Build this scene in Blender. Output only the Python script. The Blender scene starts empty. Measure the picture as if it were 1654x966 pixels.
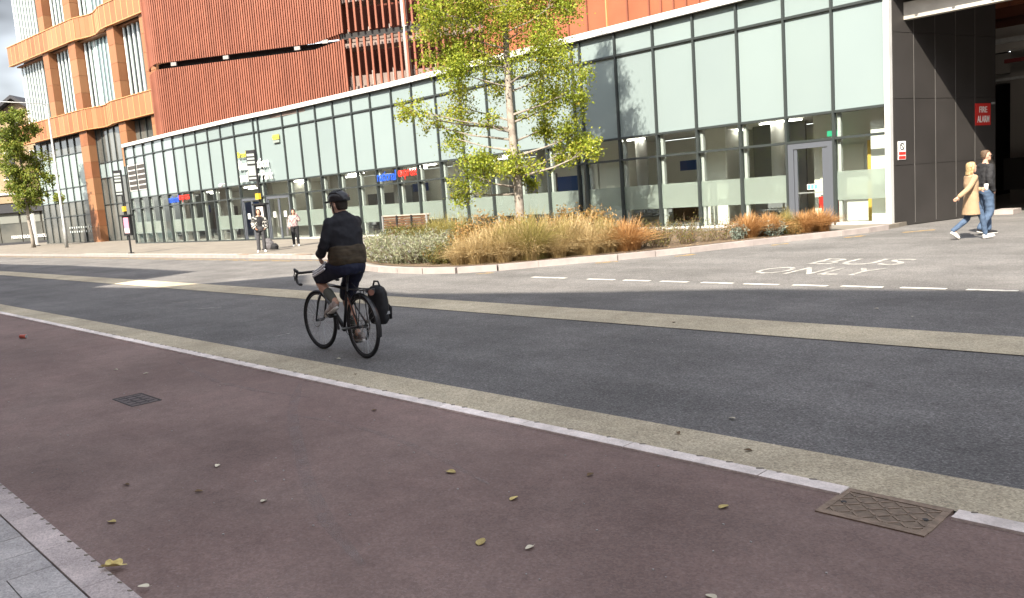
import bpy, bmesh, math, random
import numpy as np
from mathutils import Vector, Matrix
random.seed(7); rng = np.random.default_rng(7)
sc = bpy.context.scene
C = sc.collection
PI = math.pi
# The world axes follow the street: X runs along the kerb, Y away across the road, Z up.
# ---------------------------------------------------------------- camera
HEAD = math.radians(46.4)
def from_view(x, y): return (x*math.cos(HEAD)-y*math.sin(HEAD), x*math.sin(HEAD)+y*math.cos(HEAD))
cam = bpy.data.cameras.new('camera'); camo = bpy.data.objects.new('camera', cam); C.objects.link(camo)
pit, rol = math.radians(7.23), math.radians(4.195)
F0 = Vector((-math.sin(HEAD)*math.cos(pit), math.cos(HEAD)*math.cos(pit), -math.sin(pit)))
R0 = Vector((math.cos(HEAD), math.sin(HEAD), 0)); U0 = R0.cross(F0)
Rv = R0*math.cos(rol)-U0*math.sin(rol); Uv = Rv.cross(F0)
M = Matrix((Rv, Uv, -F0)).transposed().to_4x4(); M.translation = Vector((0, 0, 1.608))
camo.matrix_world = M
cam.sensor_width = 36; cam.lens = 36*1328.8/1654; cam.clip_end = 2000; cam.clip_start = 0.05
sc.camera = camo
# ---------------------------------------------------------------- sky, sun, exposure
SUN_EL = math.radians(42.5); SUN_AZ = (-0.36, 0.933)      # the way the light travels over the ground
w = bpy.data.worlds.new('World'); sc.world = w; w.use_nodes = True
nt = w.node_tree; nt.nodes.clear()
out = nt.nodes.new('ShaderNodeOutputWorld'); bg = nt.nodes.new('ShaderNodeBackground')
sky = nt.nodes.new('ShaderNodeTexSky'); sky.sky_type = 'NISHITA'; sky.sun_disc = False
sky.sun_elevation = SUN_EL; sky.sun_rotation = math.atan2(-SUN_AZ[0], -SUN_AZ[1])
sky.air_density = 1.0; sky.dust_density = 1.5; sky.ozone_density = 1.0
tc = nt.nodes.new('ShaderNodeTexCoord'); mp = nt.nodes.new('ShaderNodeMapping'); mp.inputs['Scale'].default_value = (1, 1, 3.2); mp.inputs['Location'].default_value = (0.0, 0, 0)
cn = nt.nodes.new('ShaderNodeTexNoise'); cn.inputs['Scale'].default_value = 2.3; cn.inputs['Detail'].default_value = 8; cn.inputs['Roughness'].default_value = .55
cr = nt.nodes.new('ShaderNodeValToRGB'); cr.color_ramp.elements[0].position = .20; cr.color_ramp.elements[1].position = .45
cm = nt.nodes.new('ShaderNodeMixRGB'); hs_ = nt.nodes.new('ShaderNodeHueSaturation'); hs_.inputs['Saturation'].default_value = .32; hs_.inputs['Value'].default_value = 1.4
nt.links.new(sky.outputs[0], hs_.inputs['Color']); 
c2 = nt.nodes.new('ShaderNodeTexNoise'); c2.inputs['Scale'].default_value = 1.5; c2.inputs['Detail'].default_value = 5; c2.inputs['Roughness'].default_value = .5
m2_ = nt.nodes.new('ShaderNodeMapping'); m2_.inputs['Scale'].default_value = (1, 1, 2.2); m2_.inputs['Location'].default_value = (0.5, 0, 5.0)
nt.links.new(tc.outputs['Generated'], m2_.inputs[0]); nt.links.new(m2_.outputs[0], c2.inputs['Vector'])
th = nt.nodes.new('ShaderNodeMapRange'); th.inputs[1].default_value = .36; th.inputs[2].default_value = .62; th.inputs[3].default_value = .13; th.inputs[4].default_value = 1.6; nt.links.new(c2.outputs['Fac'], th.inputs[0])
cv = nt.nodes.new('ShaderNodeVectorMath'); cv.operation = 'SCALE'; nt.links.new(hs_.outputs[0], cv.inputs[0]); nt.links.new(th.outputs[0], cv.inputs['Scale'])
nt.links.new(cv.outputs[0], cm.inputs[2])   # clouds: the same sky, whiter; grey where they are thick, bright where thin
nt.links.new(tc.outputs['Generated'], mp.inputs[0]); nt.links.new(mp.outputs[0], cn.inputs['Vector'])
nt.links.new(cn.outputs['Fac'], cr.inputs[0]); nt.links.new(cr.outputs[0], cm.inputs[0]); nt.links.new(sky.outputs[0], cm.inputs[1])
nt.links.new(cm.outputs[0], bg.inputs[0]); nt.links.new(bg.outputs[0], out.inputs[0])
bg.inputs[1].default_value = 0.13
sl = bpy.data.lights.new('sun', 'SUN'); sl.energy = 5.0; sl.angle = math.radians(.53); sl.color = (1, .91, .77)
so = bpy.data.objects.new('sun', sl); C.objects.link(so); so.location = (0, -20, 40)
so.rotation_euler = Vector((SUN_AZ[0]*math.cos(SUN_EL), SUN_AZ[1]*math.cos(SUN_EL), -math.sin(SUN_EL))).to_track_quat('-Z', 'Y').to_euler()
sc.view_settings.view_transform = 'Standard'; sc.view_settings.look = 'None'; sc.view_settings.gamma = 1
sc.view_settings.use_curve_mapping = False
sc.view_settings.exposure = 1.62
sc.render.engine = 'CYCLES'
# ---------------------------------------------------------------- materials
MATS = {}
def mat(name, col, rough=.7, col2=None, nscale=3., detail=5., lo=.35, hi=.65, bump=0., bscale=60., spec=.3, metal=0., rnd=0., col3=None, s3=150., f3=.5, trans=0., hue_rnd=None, coat=0., stretch=None, speck=None, streak=0.):
    """Principled surface: base colour, a second colour mixed by noise, fine grain, per-piece variation, bump."""
    if name in MATS: return MATS[name]
    m = bpy.data.materials.new(name); m.use_nodes = True; n = m.node_tree.nodes; l = m.node_tree.links
    b = n['Principled BSDF']; b.inputs['Roughness'].default_value = rough; b.inputs['Metallic'].default_value = metal
    b.inputs['Specular IOR Level'].default_value = spec; b.inputs['Coat Weight'].default_value = coat
    geo = n.new('ShaderNodeNewGeometry'); pos = geo.outputs['Position']
    if stretch:
        q = n.new('ShaderNodeMapping'); q.inputs['Scale'].default_value = stretch; l.new(pos, q.inputs[0]); pos = q.outputs[0]
    cur = None
    def rgb(c):
        r = n.new('ShaderNodeRGB'); r.outputs[0].default_value = (*c, 1); return r.outputs[0]
    cur = rgb(col)
    if col2 is not None:
        t = n.new('ShaderNodeTexNoise'); t.inputs['Scale'].default_value = nscale; t.inputs['Detail'].default_value = detail; l.new(pos, t.inputs['Vector'])
        r = n.new('ShaderNodeMapRange'); r.inputs[1].default_value = lo; r.inputs[2].default_value = hi; l.new(t.outputs['Fac'], r.inputs[0])
        x = n.new('ShaderNodeMixRGB'); l.new(r.outputs[0], x.inputs[0]); l.new(cur, x.inputs[1]); x.inputs[2].default_value = (*col2, 1); cur = x.outputs[0]
    if col3 is not None:
        t = n.new('ShaderNodeTexNoise'); t.inputs['Scale'].default_value = s3; t.inputs['Detail'].default_value = 2; l.new(pos, t.inputs['Vector'])
        r = n.new('ShaderNodeMapRange'); r.inputs[1].default_value = .5; r.inputs[2].default_value = .68; r.inputs[4].default_value = f3; l.new(t.outputs['Fac'], r.inputs[0])
        x = n.new('ShaderNodeMixRGB'); l.new(r.outputs[0], x.inputs[0]); l.new(cur, x.inputs[1]); x.inputs[2].default_value = (*col3, 1); cur = x.outputs[0]
    def scale_by(cur, val, lo_, hi_, a=0., b=1.):
        r = n.new('ShaderNodeMapRange'); r.inputs[1].default_value = a; r.inputs[2].default_value = b; r.inputs[3].default_value = lo_; r.inputs[4].default_value = hi_; l.new(val, r.inputs[0])
        v = n.new('ShaderNodeVectorMath'); v.operation = 'SCALE'; l.new(cur, v.inputs[0]); l.new(r.outputs[0], v.inputs['Scale']); return v.outputs[0]
    if speck:     # stone chippings: every cell its own brightness
        vo = n.new('ShaderNodeTexVoronoi'); vo.inputs['Scale'].default_value = speck[0]; l.new(pos, vo.inputs['Vector']); sx_ = n.new('ShaderNodeSeparateColor'); l.new(vo.outputs['Color'], sx_.inputs[0]); cur = scale_by(cur, sx_.outputs[0], 1-speck[1], 1+speck[1])
        t = n.new('ShaderNodeTexNoise'); t.inputs['Scale'].default_value = .45; t.inputs['Detail'].default_value = 7; t.inputs['Roughness'].default_value = .62; l.new(pos, t.inputs['Vector']); cur = scale_by(cur, t.outputs['Fac'], .70, 1.26, .3, .7)
        t = n.new('ShaderNodeTexNoise'); t.inputs['Scale'].default_value = 5; t.inputs['Detail'].default_value = 8; t.inputs['Roughness'].default_value = .75; l.new(pos, t.inputs['Vector']); cur = scale_by(cur, t.outputs['Fac'], .86, 1.12, .32, .68)
    if streak:    # polish and dirt drawn out along the street
        q = n.new('ShaderNodeMapping'); q.inputs['Scale'].default_value = (.06, 1.7, 1); q.inputs['Rotation'].default_value = (0, 0, .02); l.new(pos, q.inputs[0]); t = n.new('ShaderNodeTexNoise'); t.inputs['Scale'].default_value = 1.0; t.inputs['Detail'].default_value = 6; l.new(q.outputs[0], t.inputs['Vector']); cur = scale_by(cur, t.outputs['Fac'], 1-streak, 1+streak, .3, .7)
    if rnd or hue_rnd:
        oi = n.new('ShaderNodeObjectInfo')
        if hue_rnd:
            x = n.new('ShaderNodeMixRGB'); l.new(oi.outputs['Random'], x.inputs[0]); l.new(cur, x.inputs[1]); x.inputs[2].default_value = (*hue_rnd, 1); cur = x.outputs[0]
        if rnd:
            r = n.new('ShaderNodeMapRange'); r.inputs[3].default_value = 1-rnd; r.inputs[4].default_value = 1+rnd; l.new(oi.outputs['Random'], r.inputs[0])
            v = n.new('ShaderNodeVectorMath'); v.operation = 'SCALE'; l.new(cur, v.inputs[0]); l.new(r.outputs[0], v.inputs['Scale']); cur = v.outputs[0]
    l.new(cur, b.inputs['Base Color'])
    if bump:
        t = n.new('ShaderNodeTexNoise'); t.inputs['Scale'].default_value = bscale; t.inputs['Detail'].default_value = 4; l.new(pos, t.inputs['Vector'])
        bp = n.new('ShaderNodeBump'); bp.inputs['Strength'].default_value = bump; bp.inputs['Distance'].default_value = .01
        l.new(t.outputs['Fac'], bp.inputs['Height']); l.new(bp.outputs[0], b.inputs['Normal'])
    if trans:
        tr = n.new('ShaderNodeBsdfTranslucent'); l.new(cur, tr.inputs[0]); mx = n.new('ShaderNodeMixShader'); mx.inputs[0].default_value = trans
        l.new(b.outputs[0], mx.inputs[1]); l.new(tr.outputs[0], mx.inputs[2]); l.new(mx.outputs[0], n['Material Output'].inputs[0])
    MATS[name] = m; return m
def glass(name, tint, refl=1.0, rough=.0, diffuse=0.):
    m = bpy.data.materials.new(name); m.use_nodes = True; n = m.node_tree.nodes; l = m.node_tree.links
    n.remove(n['Principled BSDF'])
    t = n.new('ShaderNodeBsdfTransparent'); t.inputs[0].default_value = (*tint, 1)
    g = n.new('ShaderNodeBsdfGlossy'); g.inputs['Roughness'].default_value = rough
    f = n.new('ShaderNodeFresnel'); gg = n.new('ShaderNodeNewGeometry'); io = n.new('ShaderNodeMapRange')
    io.inputs[3].default_value = 1.5; io.inputs[4].default_value = 1/1.5; l.new(gg.outputs['Backfacing'], io.inputs[0]); l.new(io.outputs[0], f.inputs[0])   # same mirror strength on both faces of the pane
    k = n.new('ShaderNodeMath'); k.operation = 'MULTIPLY'; k.inputs[1].default_value = refl; l.new(f.outputs[0], k.inputs[0])
    src = t.outputs[0]
    if diffuse:
        d = n.new('ShaderNodeBsdfDiffuse'); d.inputs[0].default_value = (.55, .575, .545, 1)
        tl = n.new('ShaderNodeBsdfTranslucent'); tl.inputs[0].default_value = (.55, .575, .545, 1)
        a = n.new('ShaderNodeMixShader'); a.inputs[0].default_value = .5; l.new(d.outputs[0], a.inputs[1]); l.new(tl.outputs[0], a.inputs[2])
        a2 = n.new('ShaderNodeMixShader'); a2.inputs[0].default_value = diffuse; l.new(src, a2.inputs[1]); l.new(a.outputs[0], a2.inputs[2]); src = a2.outputs[0]
    x = n.new('ShaderNodeMixShader'); l.new(k.outputs[0], x.inputs[0]); l.new(src, x.inputs[1]); l.new(g.outputs[0], x.inputs[2])
    l.new(x.outputs[0], n['Material Output'].inputs[0]); return m
def emit(name, col, st):
    m = bpy.data.materials.new(name); m.use_nodes = True; b = m.node_tree.nodes['Principled BSDF']
    b.inputs['Base Color'].default_value = (*col, 1); b.inputs['Emission Color'].default_value = (*col, 1); b.inputs['Emission Strength'].default_value = st; return m
m_asph = mat('asphalt', (.102, .098, .096), .85, (.126, .120, .116), 1.1, 6, .3, .7, .5, 180, .25, col3=(.24, .235, .225), s3=60, f3=.5, speck=(85, .32), streak=.10)
m_red = mat('red_surfacing', (.170, .114, .100), .85, (.200, .142, .124), 1.0, 7, .35, .7, .35, 220, .25, col3=(.24, .19, .18), s3=70, f3=.3, speck=(95, .15), streak=.06)
m_resin = mat('buff_resin', (.40, .345, .245), .8, (.47, .41, .30), 2.2, 5, .3, .7, .7, 160, .25, col3=(.24, .20, .14), s3=60, f3=.6, speck=(100, .26))
m_white = mat('pale_granite', (.74, .66, .61), .75, (.58, .515, .475), 7, 7, .38, .66, .25, 200, .3, rnd=.10, speck=(120, .10))
m_kerb = mat('pink_granite', (.47, .40, .375), .8, (.38, .325, .31), 6, 6, .35, .7, .3, 200, .3, rnd=.06, col3=(.20, .175, .165), s3=120, f3=.5, speck=(120, .15))
m_slab = mat('grey_slab', (.38, .352, .335), .8, (.30, .28, .27), 7, 6, .3, .7, .3, 220, .3, rnd=.12, col3=(.36, .35, .34), s3=160, f3=.5, speck=(130, .22))
m_joint = mat('dark_joint', (.05, .047, .046), .9)
m_notch = mat('dirt_notch', (.20, .175, .14), .9)
m_pav = mat('buff_paving', (.21, .185, .155), .85, (.165, .147, .128), .35, 6, .3, .7, .2, 60, .3)
m_pkerb = mat('planter_kerb', (.30, .265, .25), .8, (.24, .21, .20), 4, 5, .35, .7, .2, 120, .3, rnd=.07)
m_paint = mat('road_paint', (.36, .35, .325), .7, (.17, .165, .155), 9, 8, .40, .62, .2, 150, .3)
m_yel = mat('yellow_paint', (.36, .22, .05), .75, (.16, .14, .11), 6, 7, .35, .62, .2, 100, .3)
m_soil = mat('bark_soil', (.07, .05, .035), .95, (.14, .10, .065), 25, 6, .35, .65, .9, 60, .2, col3=(.22, .165, .11), s3=45, f3=.6)
m_mint = mat('mint_spandrel', (.190, .234, .234), .09, (.182, .225, .227), .6, 3, .3, .7, spec=.5, rnd=.05)
m_mull = mat('mullion_grey', (.028, .034, .034), .4, spec=.45)
m_doorf = mat('door_frame_grey', (.075, .083, .098), .4, spec=.4)
m_cop = mat('white_coping', (.52, .52, .51), .5, (.44, .44, .43), 2, 5, .4, .7)
m_glass = glass('clear_glass', (.93, .96, .95), 1.0)
m_dglass = glass('grey_glass', (.50, .56, .56), 1.3)
m_frost = glass('frosted_film', (.85, .90, .87), .6, .3, .60)
m_floor = mat('station_floor', (.42, .41, .39), .5, (.36, .35, .33), 2, 4)
m_iwall = mat('station_wall', (.62, .61, .55), .7)
m_ceil = mat('station_ceiling', (.55, .53, .49), .8)
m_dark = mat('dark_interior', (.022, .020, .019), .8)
m_blackp = mat('black_panel', (.026, .024, .023), .5, (.033, .030, .029), 1.2, 5, .3, .7, spec=.4, rnd=.06)
m_terra = mat('terracotta', (.20, .070, .041), .75, (.165, .056, .033), .9, 5, .35, .7, rnd=.12)
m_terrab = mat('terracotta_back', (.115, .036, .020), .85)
m_oran = mat('orange_panel', (.225, .090, .038), .6, (.19, .072, .030), .8, 5, .35, .7, rnd=.10, hue_rnd=(.22, .11, .052))
m_orib = mat('orange_rib', (.44, .20, .085), .6)
m_wfin = mat('pale_window_fin', (.48, .52, .51), .5)
m_concr = mat('concrete', (.20, .155, .135), .85, (.14, .105, .09), .8, 6, .35, .7)
m_steel = mat('galvanised', (.33, .335, .33), .5, (.26, .265, .26), 8, 4, metal=.3)
m_black = mat('black_paint', (.012, .012, .013), .4, spec=.4)
m_wood = mat('bench_timber', (.115, .062, .034), .65, (.075, .04, .022), 9, 5, .35, .65, rnd=.15)
m_bark = mat('pale_bark', (.28, .25, .215), .9, (.19, .165, .14), 9, 6, .35, .65, .6, 40, .2)
m_iron = mat('worn_iron', (.27, .20, .148), .8, (.17, .128, .095), 20, 6, .35, .65, .4, 90, .35, metal=.2)
# ---------------------------------------------------------------- mesh helpers
def link(o, parent=None, base=None):
    C.objects.link(o)
    if parent is not None:
        o.parent = parent
        if base is not None: o.matrix_parent_inverse = Matrix.Translation(base).inverted()
    return o
def tag(o, label=None, cat=None, group=None, kind=None):
    if label: o['label'] = label
    if cat: o['category'] = cat
    if group: o['group'] = group
    if kind: o['kind'] = kind
    return o
def root(name, loc, label, cat, group=None, rz=0.):
    o = bpy.data.objects.new(name, None); o.location = loc; o.rotation_euler.z = rz; o.empty_display_size = .2
    C.objects.link(o); return tag(o, label, cat, group)
class MB:
    """collects shapes that become ONE mesh object"""
    def __init__(s): s.v = []; s.f = []
    def add(s, vs, fs):
        k = len(s.v); s.v += [tuple(v) for v in vs]; s.f += [tuple(i+k for i in f) for f in fs]; return s
    def box(s, c, d, rz=0., ry=0., rx=0.):
        R = Matrix.Rotation(rz, 3, 'Z') @ Matrix.Rotation(ry, 3, 'Y') @ Matrix.Rotation(rx, 3, 'X'); c = Vector(c)
        vs = [c+R @ Vector((x*d[0]/2, y*d[1]/2, z*d[2]/2)) for x in (-1, 1) for y in (-1, 1) for z in (-1, 1)]
        return s.add(vs, [(0, 1, 3, 2), (4, 6, 7, 5), (0, 4, 5, 1), (2, 3, 7, 6), (0, 2, 6, 4), (1, 5, 7, 3)])
    def tube(s, pts, rad, n=8, cap=True):
        pts = [Vector(p) for p in pts]; rad = rad if hasattr(rad, '__len__') else [rad]*len(pts)
        vs = []; prev = None
        for i, p in enumerate(pts):
            d = (pts[min(i+1, len(pts)-1)]-pts[max(i-1, 0)]).normalized()
            a = prev-d*prev.dot(d) if prev is not None else None
            if a is None or a.length < 1e-4: a = d.orthogonal()
            a.normalize(); prev = a; b = d.cross(a)
            r = rad[i]; ra, rb = r if hasattr(r, '__len__') else (r, r)
            vs += [p+a*ra*math.cos(2*PI*j/n)+b*rb*math.sin(2*PI*j/n) for j in range(n)]
        fs = [(i*n+j, i*n+(j+1) % n, (i+1)*n+(j+1) % n, (i+1)*n+j) for i in range(len(pts)-1) for j in range(n)]
        if cap: fs += [tuple(reversed(range(n))), tuple(range((len(pts)-1)*n, len(pts)*n))]
        return s.add(vs, fs)
    def rings(s, rs, n=16):
        """rs: list of (centre, half-axis vector a, half-axis vector b)"""
        vs = []
        for c, a, b in rs:
            c, a, b = Vector(c), Vector(a), Vector(b)
            vs += [c+a*math.cos(2*PI*j/n)+b*math.sin(2*PI*j/n) for j in range(n)]
        k = len(rs)
        fs = [(i*n+j, i*n+(j+1) % n, (i+1)*n+(j+1) % n, (i+1)*n+j) for i in range(k-1) for j in range(n)]
        fs += [tuple(reversed(range(n))), tuple(range((k-1)*n, k*n))]
        return s.add(vs, fs)
    def ball(s, c, r, n=12, m=8):
        r = r if hasattr(r, '__len__') else (r, r, r); c = Vector(c)
        rs = [(c+Vector((0, 0, r[2]*math.sin(t))), (r[0]*math.cos(t)+1e-5, 0, 0), (0, r[1]*math.cos(t)+1e-5, 0)) for t in [(-.5+i/m)*PI for i in range(m+1)]]
        return s.rings(rs, n)
    def torus(s, c, R, r, axis='Y', n=40, m=8, r2=None):
        c = Vector(c); r2 = r2 or r; vs = []
        for i in range(n):
            t = 2*PI*i/n
            for j in range(m):
                p = 2*PI*j/m; q = R+r*math.cos(p); h = r2*math.sin(p)
                vs.append(c+Vector((q*math.cos(t), h, q*math.sin(t))) if axis == 'Y' else c+Vector((q*math.cos(t), q*math.sin(t), h)))
        fs = [(i*m+j, i*m+(j+1) % m, ((i+1) % n)*m+(j+1) % m, ((i+1) % n)*m+j) for i in range(n) for j in range(m)]
        return s.add(vs, fs)
    def prism(s, poly, z0, z1):
        n = len(poly); vs = [(x, y, z0) for x, y in poly]+[(x, y, z1) for x, y in poly]
        fs = [tuple(reversed(range(n))), tuple(range(n, 2*n))]+[(i, (i+1) % n, n+(i+1) % n, n+i) for i in range(n)]
        return s.add(vs, fs)
    def mesh(s, name, mt=None, smooth=False):
        me = bpy.data.meshes.new(name); me.from_pydata(s.v, [], s.f)
        bm = bmesh.new(); bm.from_mesh(me); bmesh.ops.recalc_face_normals(bm, faces=bm.faces); bm.to_mesh(me); bm.free()
        if mt: me.materials.append(mt)
        if smooth: me.shade_smooth()
        return me
    def build(s, name, mt, parent=None, base=None, smooth=False):
        return link(bpy.data.objects.new(name, s.mesh(name, mt, smooth)), parent, base)
UNIT = {}
def ubox(name, c, d, mt, parent=None, base=None, rz=0.):
    """a box piece: one shared unit-cube mesh per material, scaled"""
    if mt.name not in UNIT: UNIT[mt.name] = MB().box((0, 0, 0), (1, 1, 1)).mesh('piece_'+mt.name, mt)
    o = bpy.data.objects.new(name, UNIT[mt.name]); o.location = c; o.scale = d; o.rotation_euler.z = rz
    return link(o, parent, base)
def seg(name, A, B, z0, z1, th, off, mt, parent=None, base=None, gap=0.):
    """upright box along the plan segment A-B; off > 0 lies on its right-hand (street) side"""
    A = Vector((A[0], A[1])); B = Vector((B[0], B[1])); d = B-A; L = d.length; d.normalize(); nrm = Vector((d.y, -d.x))
    c = (A+B)/2+nrm*off
    return ubox(name, (c.x, c.y, (z0+z1)/2), (L-2*gap, th, z1-z0), mt, parent, base, math.atan2(d.y, d.x))
def sheet(name, poly, z, mt, kind='structure'):
    me = bpy.data.meshes.new(name); me.from_pydata([(x, y, z) for x, y in poly], [], [tuple(range(len(poly)))])
    if me.polygons[0].normal.z < 0: me.flip_normals()
    me.materials.append(mt); o = bpy.data.objects.new(name, me); C.objects.link(o); return tag(o, kind=kind)
def copy_tree(o, parent=None):
    c = o.copy(); C.objects.link(c); c.parent = parent
    for ch in list(o.children): copy_tree(ch, c)
    return c
def text_mesh(name, body, mt, wid, hei, depth=.004, bold=.0):
    """lettering as a mesh fitted to wid x hei, origin lower left, lying in its XY plane"""
    cu = bpy.data.curves.new(name, 'FONT'); cu.body = body; cu.extrude = depth; cu.offset = bold; cu.resolution_u = 3
    o = bpy.data.objects.new(name, cu); C.objects.link(o); dg = bpy.context.evaluated_depsgraph_get(); dg.update()
    me = bpy.data.meshes.new_from_object(o.evaluated_get(dg)); bpy.data.objects.remove(o); bpy.data.curves.remove(cu)
    vs = np.array([v.co for v in me.vertices]); lo = vs.min(0); hi = vs.max(0)
    for v in me.vertices:
        v.co.x = (v.co.x-lo[0])/(hi[0]-lo[0])*wid; v.co.y = (v.co.y-lo[1])/(hi[1]-lo[1])*hei
    me.name = name; me.materials.clear(); me.materials.append(mt); return me
def wall_text(name, body, mt, A, z, wid, hei, ang, parent=None, base=None, depth=.02, bold=.0):
    """lettering standing upright on a wall, starting at plan point A, running along angle ang"""
    o = bpy.data.objects.new(name, text_mesh(name, body, mt, wid, hei, depth, bold)); o.location = (A[0], A[1], z)
    o.rotation_euler = (PI/2, 0, ang); return link(o, parent, base)
# ================================================================ the ground
sheet('ground', [(-700, -400), (500, -400), (500, 600), (-700, 600)], -.06, m_pav)
sheet('road', [(-260, 4.0), (60, 4.0), (60, 60), (-5, 60), (-5, 30), (-30, 24), (-260, 24)], -.012, m_asph)
sheet('cycle_lane', [(-260, 1.05), (60, 1.05), (60, 3.92), (-260, 3.92)], -.008, m_red)
sheet('buff_strip', [(-260, 3.97), (60, 3.97), (60, 4.42), (-260, 4.42)], -.004, m_resin)
sheet('median_strip', [(-260, 7.56), (60, 7.56), (60, 8.36), (-260, 8.36)], -.004, m_resin)
# pale stone edging between the cycle lane and the buff strip: every stone is a piece
edg = tag(bpy.data.objects.new('stone_edging', None), kind='structure'); C.objects.link(edg)
notch = MB().tube([(0, 0, -.004), (0, 0, .0035)], [(.024, .010), (.024, .010)], 7).mesh('notch', m_notch)
x = -1.22-0.001; stones = []
def edge_stone(x0, x1):
    st_ = seg('stone', (x0, 3.92), (x1, 3.92), -.05, .006, .108, 0, m_white, edg, gap=.004)
    if x0 > -15:
        k = x0+.07
        while k < x1-.03:
            o = bpy.data.objects.new('notch', notch); o.scale = (random.uniform(.5, 1.2), random.uniform(.4, 1.0), 1); o.location = (k, 3.972, .0062); link(o, edg); k += random.uniform(.13, .34)
edge_stone(-1.27, -.36); edge_stone(-.36, .55)
x = -1.78
for i in range(32):
    edge_stone(x-.92 if i else -2.24, x); x = (x-.92) if i else -2.24
seg('stone', (-200, 3.92), (x, 3.92), -.05, .006, .108, 0, m_white, edg)
# near pavement: kerb stones and slabs
npav = tag(bpy.data.objects.new('near_pavement', None), kind='structure'); C.objects.link(npav)
MB().box((-60, -3.6, -.045), (320, 9.08, .04)).build('bed', m_joint, npav)
x = -2.0; i = 0
while x > -12:
    L = .62+.06*random.random()
    seg('kerb_stone', (x-L, 1.025), (x, 1.025), -.05, .012, .146, 0, m_kerb, npav, gap=.0022)
    x -= L
x1 = x
seg('kerb_run', (-200, 1.025), (x1, 1.025), -.05, .012, .146, 0, m_kerb, npav)
seg('kerb_run', (-2.0, 1.025), (60, 1.025), -.05, .012, .146, 0, m_kerb, npav)
k = -6.4
while k < -2.4:
    o = bpy.data.objects.new('notch', notch); o.location = (k, 1.088, .0125); o.scale = (random.uniform(.5, .8), random.uniform(.4, .65), 1); link(o, npav); k += .12+random.uniform(-.02, .025)
x = -2.6; j = 0
while x > -6.6:
    y = .948; first = True; off = (.20 if j % 2 else .42)
    while y > -.9:
        L = off if first else .44
        seg('slab', (x-.285, y-L/2), (x, y-L/2), -.05, .008+random.uniform(-.0015, .0015), L-.007, 0, m_slab, npav, gap=.003)
        y -= L; first = False
    x -= .285; j += 1
MB().box((-63, -3.6, -.012), (112.6, 9.07, .03)).build('slab_field', m_slab, npav)
MB().box((28.7, -3.6, -.012), (62.6, 9.07, .03)).build('slab_field', m_slab, npav)
MB().box((-4.6, -4.5, -.012), (4.0, 7.1, .03)).build('slab_field', m_slab, npav)
# give-way dashes, lettering, yellow lines
dash = [(-11.2, 11.25, -10.3), (-9.75, 11.22, -9.15), (-8.93, 11.22, -8.38), (-8.15, 11.22, -7.62), (-7.36, 11.22, -6.8), (-6.6, 11.22, -6.03), (-5.82, 11.25, -5.3), (-5.11, 11.28, -4.54), (-4.31, 11.3, -3.74), (-3.5, 11.3, -2.93), (-2.7, 11.3, -2.1)]
m_dash = mat('dash_paint', (.50, .49, .455), .7, (.30, .29, .27), 9, 8, .45, .68, .2, 150, .3)
ORD = ['leftmost', 'second', 'third', 'fourth', 'fifth', 'sixth', 'seventh', 'eighth', 'ninth', 'tenth', 'eleventh']
for k_, (a, y, b) in enumerate(dash):
    tag(MB().box(((a+b)/2, y, -.006), (b-a, .095, .004)).build('give_way_dash', m_dash), ORD[k_]+' white dash of the broken give way line, counted from the left', 'road marking', 'give way dashes')
def flat_text(name, body, x, y, wid, hei, label):
    o = bpy.data.objects.new(name, text_mesh(name, body, m_paint, wid, hei, .001)); o.location = (x, y, -.007); C.objects.link(o); return tag(o, label, 'road marking')
flat_text('road_lettering', 'ONLY', -7.3, 12.5, 2.0, .95, 'white painted word ONLY on the pale side road')
flat_text('road_lettering', 'BUS', -6.95, 13.92, 1.6, .95, 'white painted word BUS on the pale side road')
for x0, x1, y in ((-72, -24.5, 13.25), (-72, -24.5, 13.5)):
    n_ = 0; x = x0
    while x < x1:
        L = random.uniform(3, 7); MBx = MB().box((x+L/2, y, -.006), (L-.25, .07, .004)).build('yellow_line', m_yel); tag(MBx, kind='structure'); x += L
# far pavement with kerb
fp = [(-260, 14.05), (-24, 14.05), (-22.2, 13.95), (-20.6, 13.2), (-19.0, 12.25), (-17.6, 11.72), (-16.4, 11.42), (-15.2, 11.32), (-14.2, 11.42), (-13.45, 11.75), (-12.95, 12.35), (-12.45, 13.3), (-11.95, 14.0), (-11.5, 14.5), (-10.88, 15.75), (-10.3, 17.4), (-9.65, 19.1), (-9.05, 20.4), (-8.75, 21.5), (-8.7, 22.7)]
NK = [(a, b) for a, b in fp]
tag(MB().prism(fp+[(-9.0, 30), (-260, 30)], -.05, .095).build('far_pavement', None), kind='structure')
fpo = bpy.data.objects['far_pavement']
# paving joints drawn by a brick texture: courses too small to pick apart at this distance
pm = bpy.data.materials.new('far_paving'); pm.use_nodes = True; n = pm.node_tree.nodes; l = pm.node_tree.links; b = n['Principled BSDF']; b.inputs['Roughness'].default_value = .85
g_ = n.new('ShaderNodeNewGeometry'); br = n.new('ShaderNodeTexBrick'); br.inputs['Scale'].default_value = 1; br.inputs['Brick Width'].default_value = .6; br.inputs['Row Height'].default_value = .3
br.inputs['Mortar Size'].default_value = .006; br.inputs[1].default_value = (.185, .163, .132, 1); br.inputs[2].default_value = (.150, .132, .110, 1); br.inputs[3].default_value = (.11, .10, .09, 1)
nz = n.new('ShaderNodeTexNoise'); nz.inputs['Scale'].default_value = .8; nz.inputs['Detail'].default_value = 6; l.new(g_.outputs['Position'], nz.inputs['Vector'])
mx = n.new('ShaderNodeMixRGB'); mx.blend_type = 'MULTIPLY'; mx.inputs[0].default_value = .45; l.new(g_.outputs['Position'], br.inputs['Vector']); l.new(br.outputs[0], mx.inputs[1])
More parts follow.
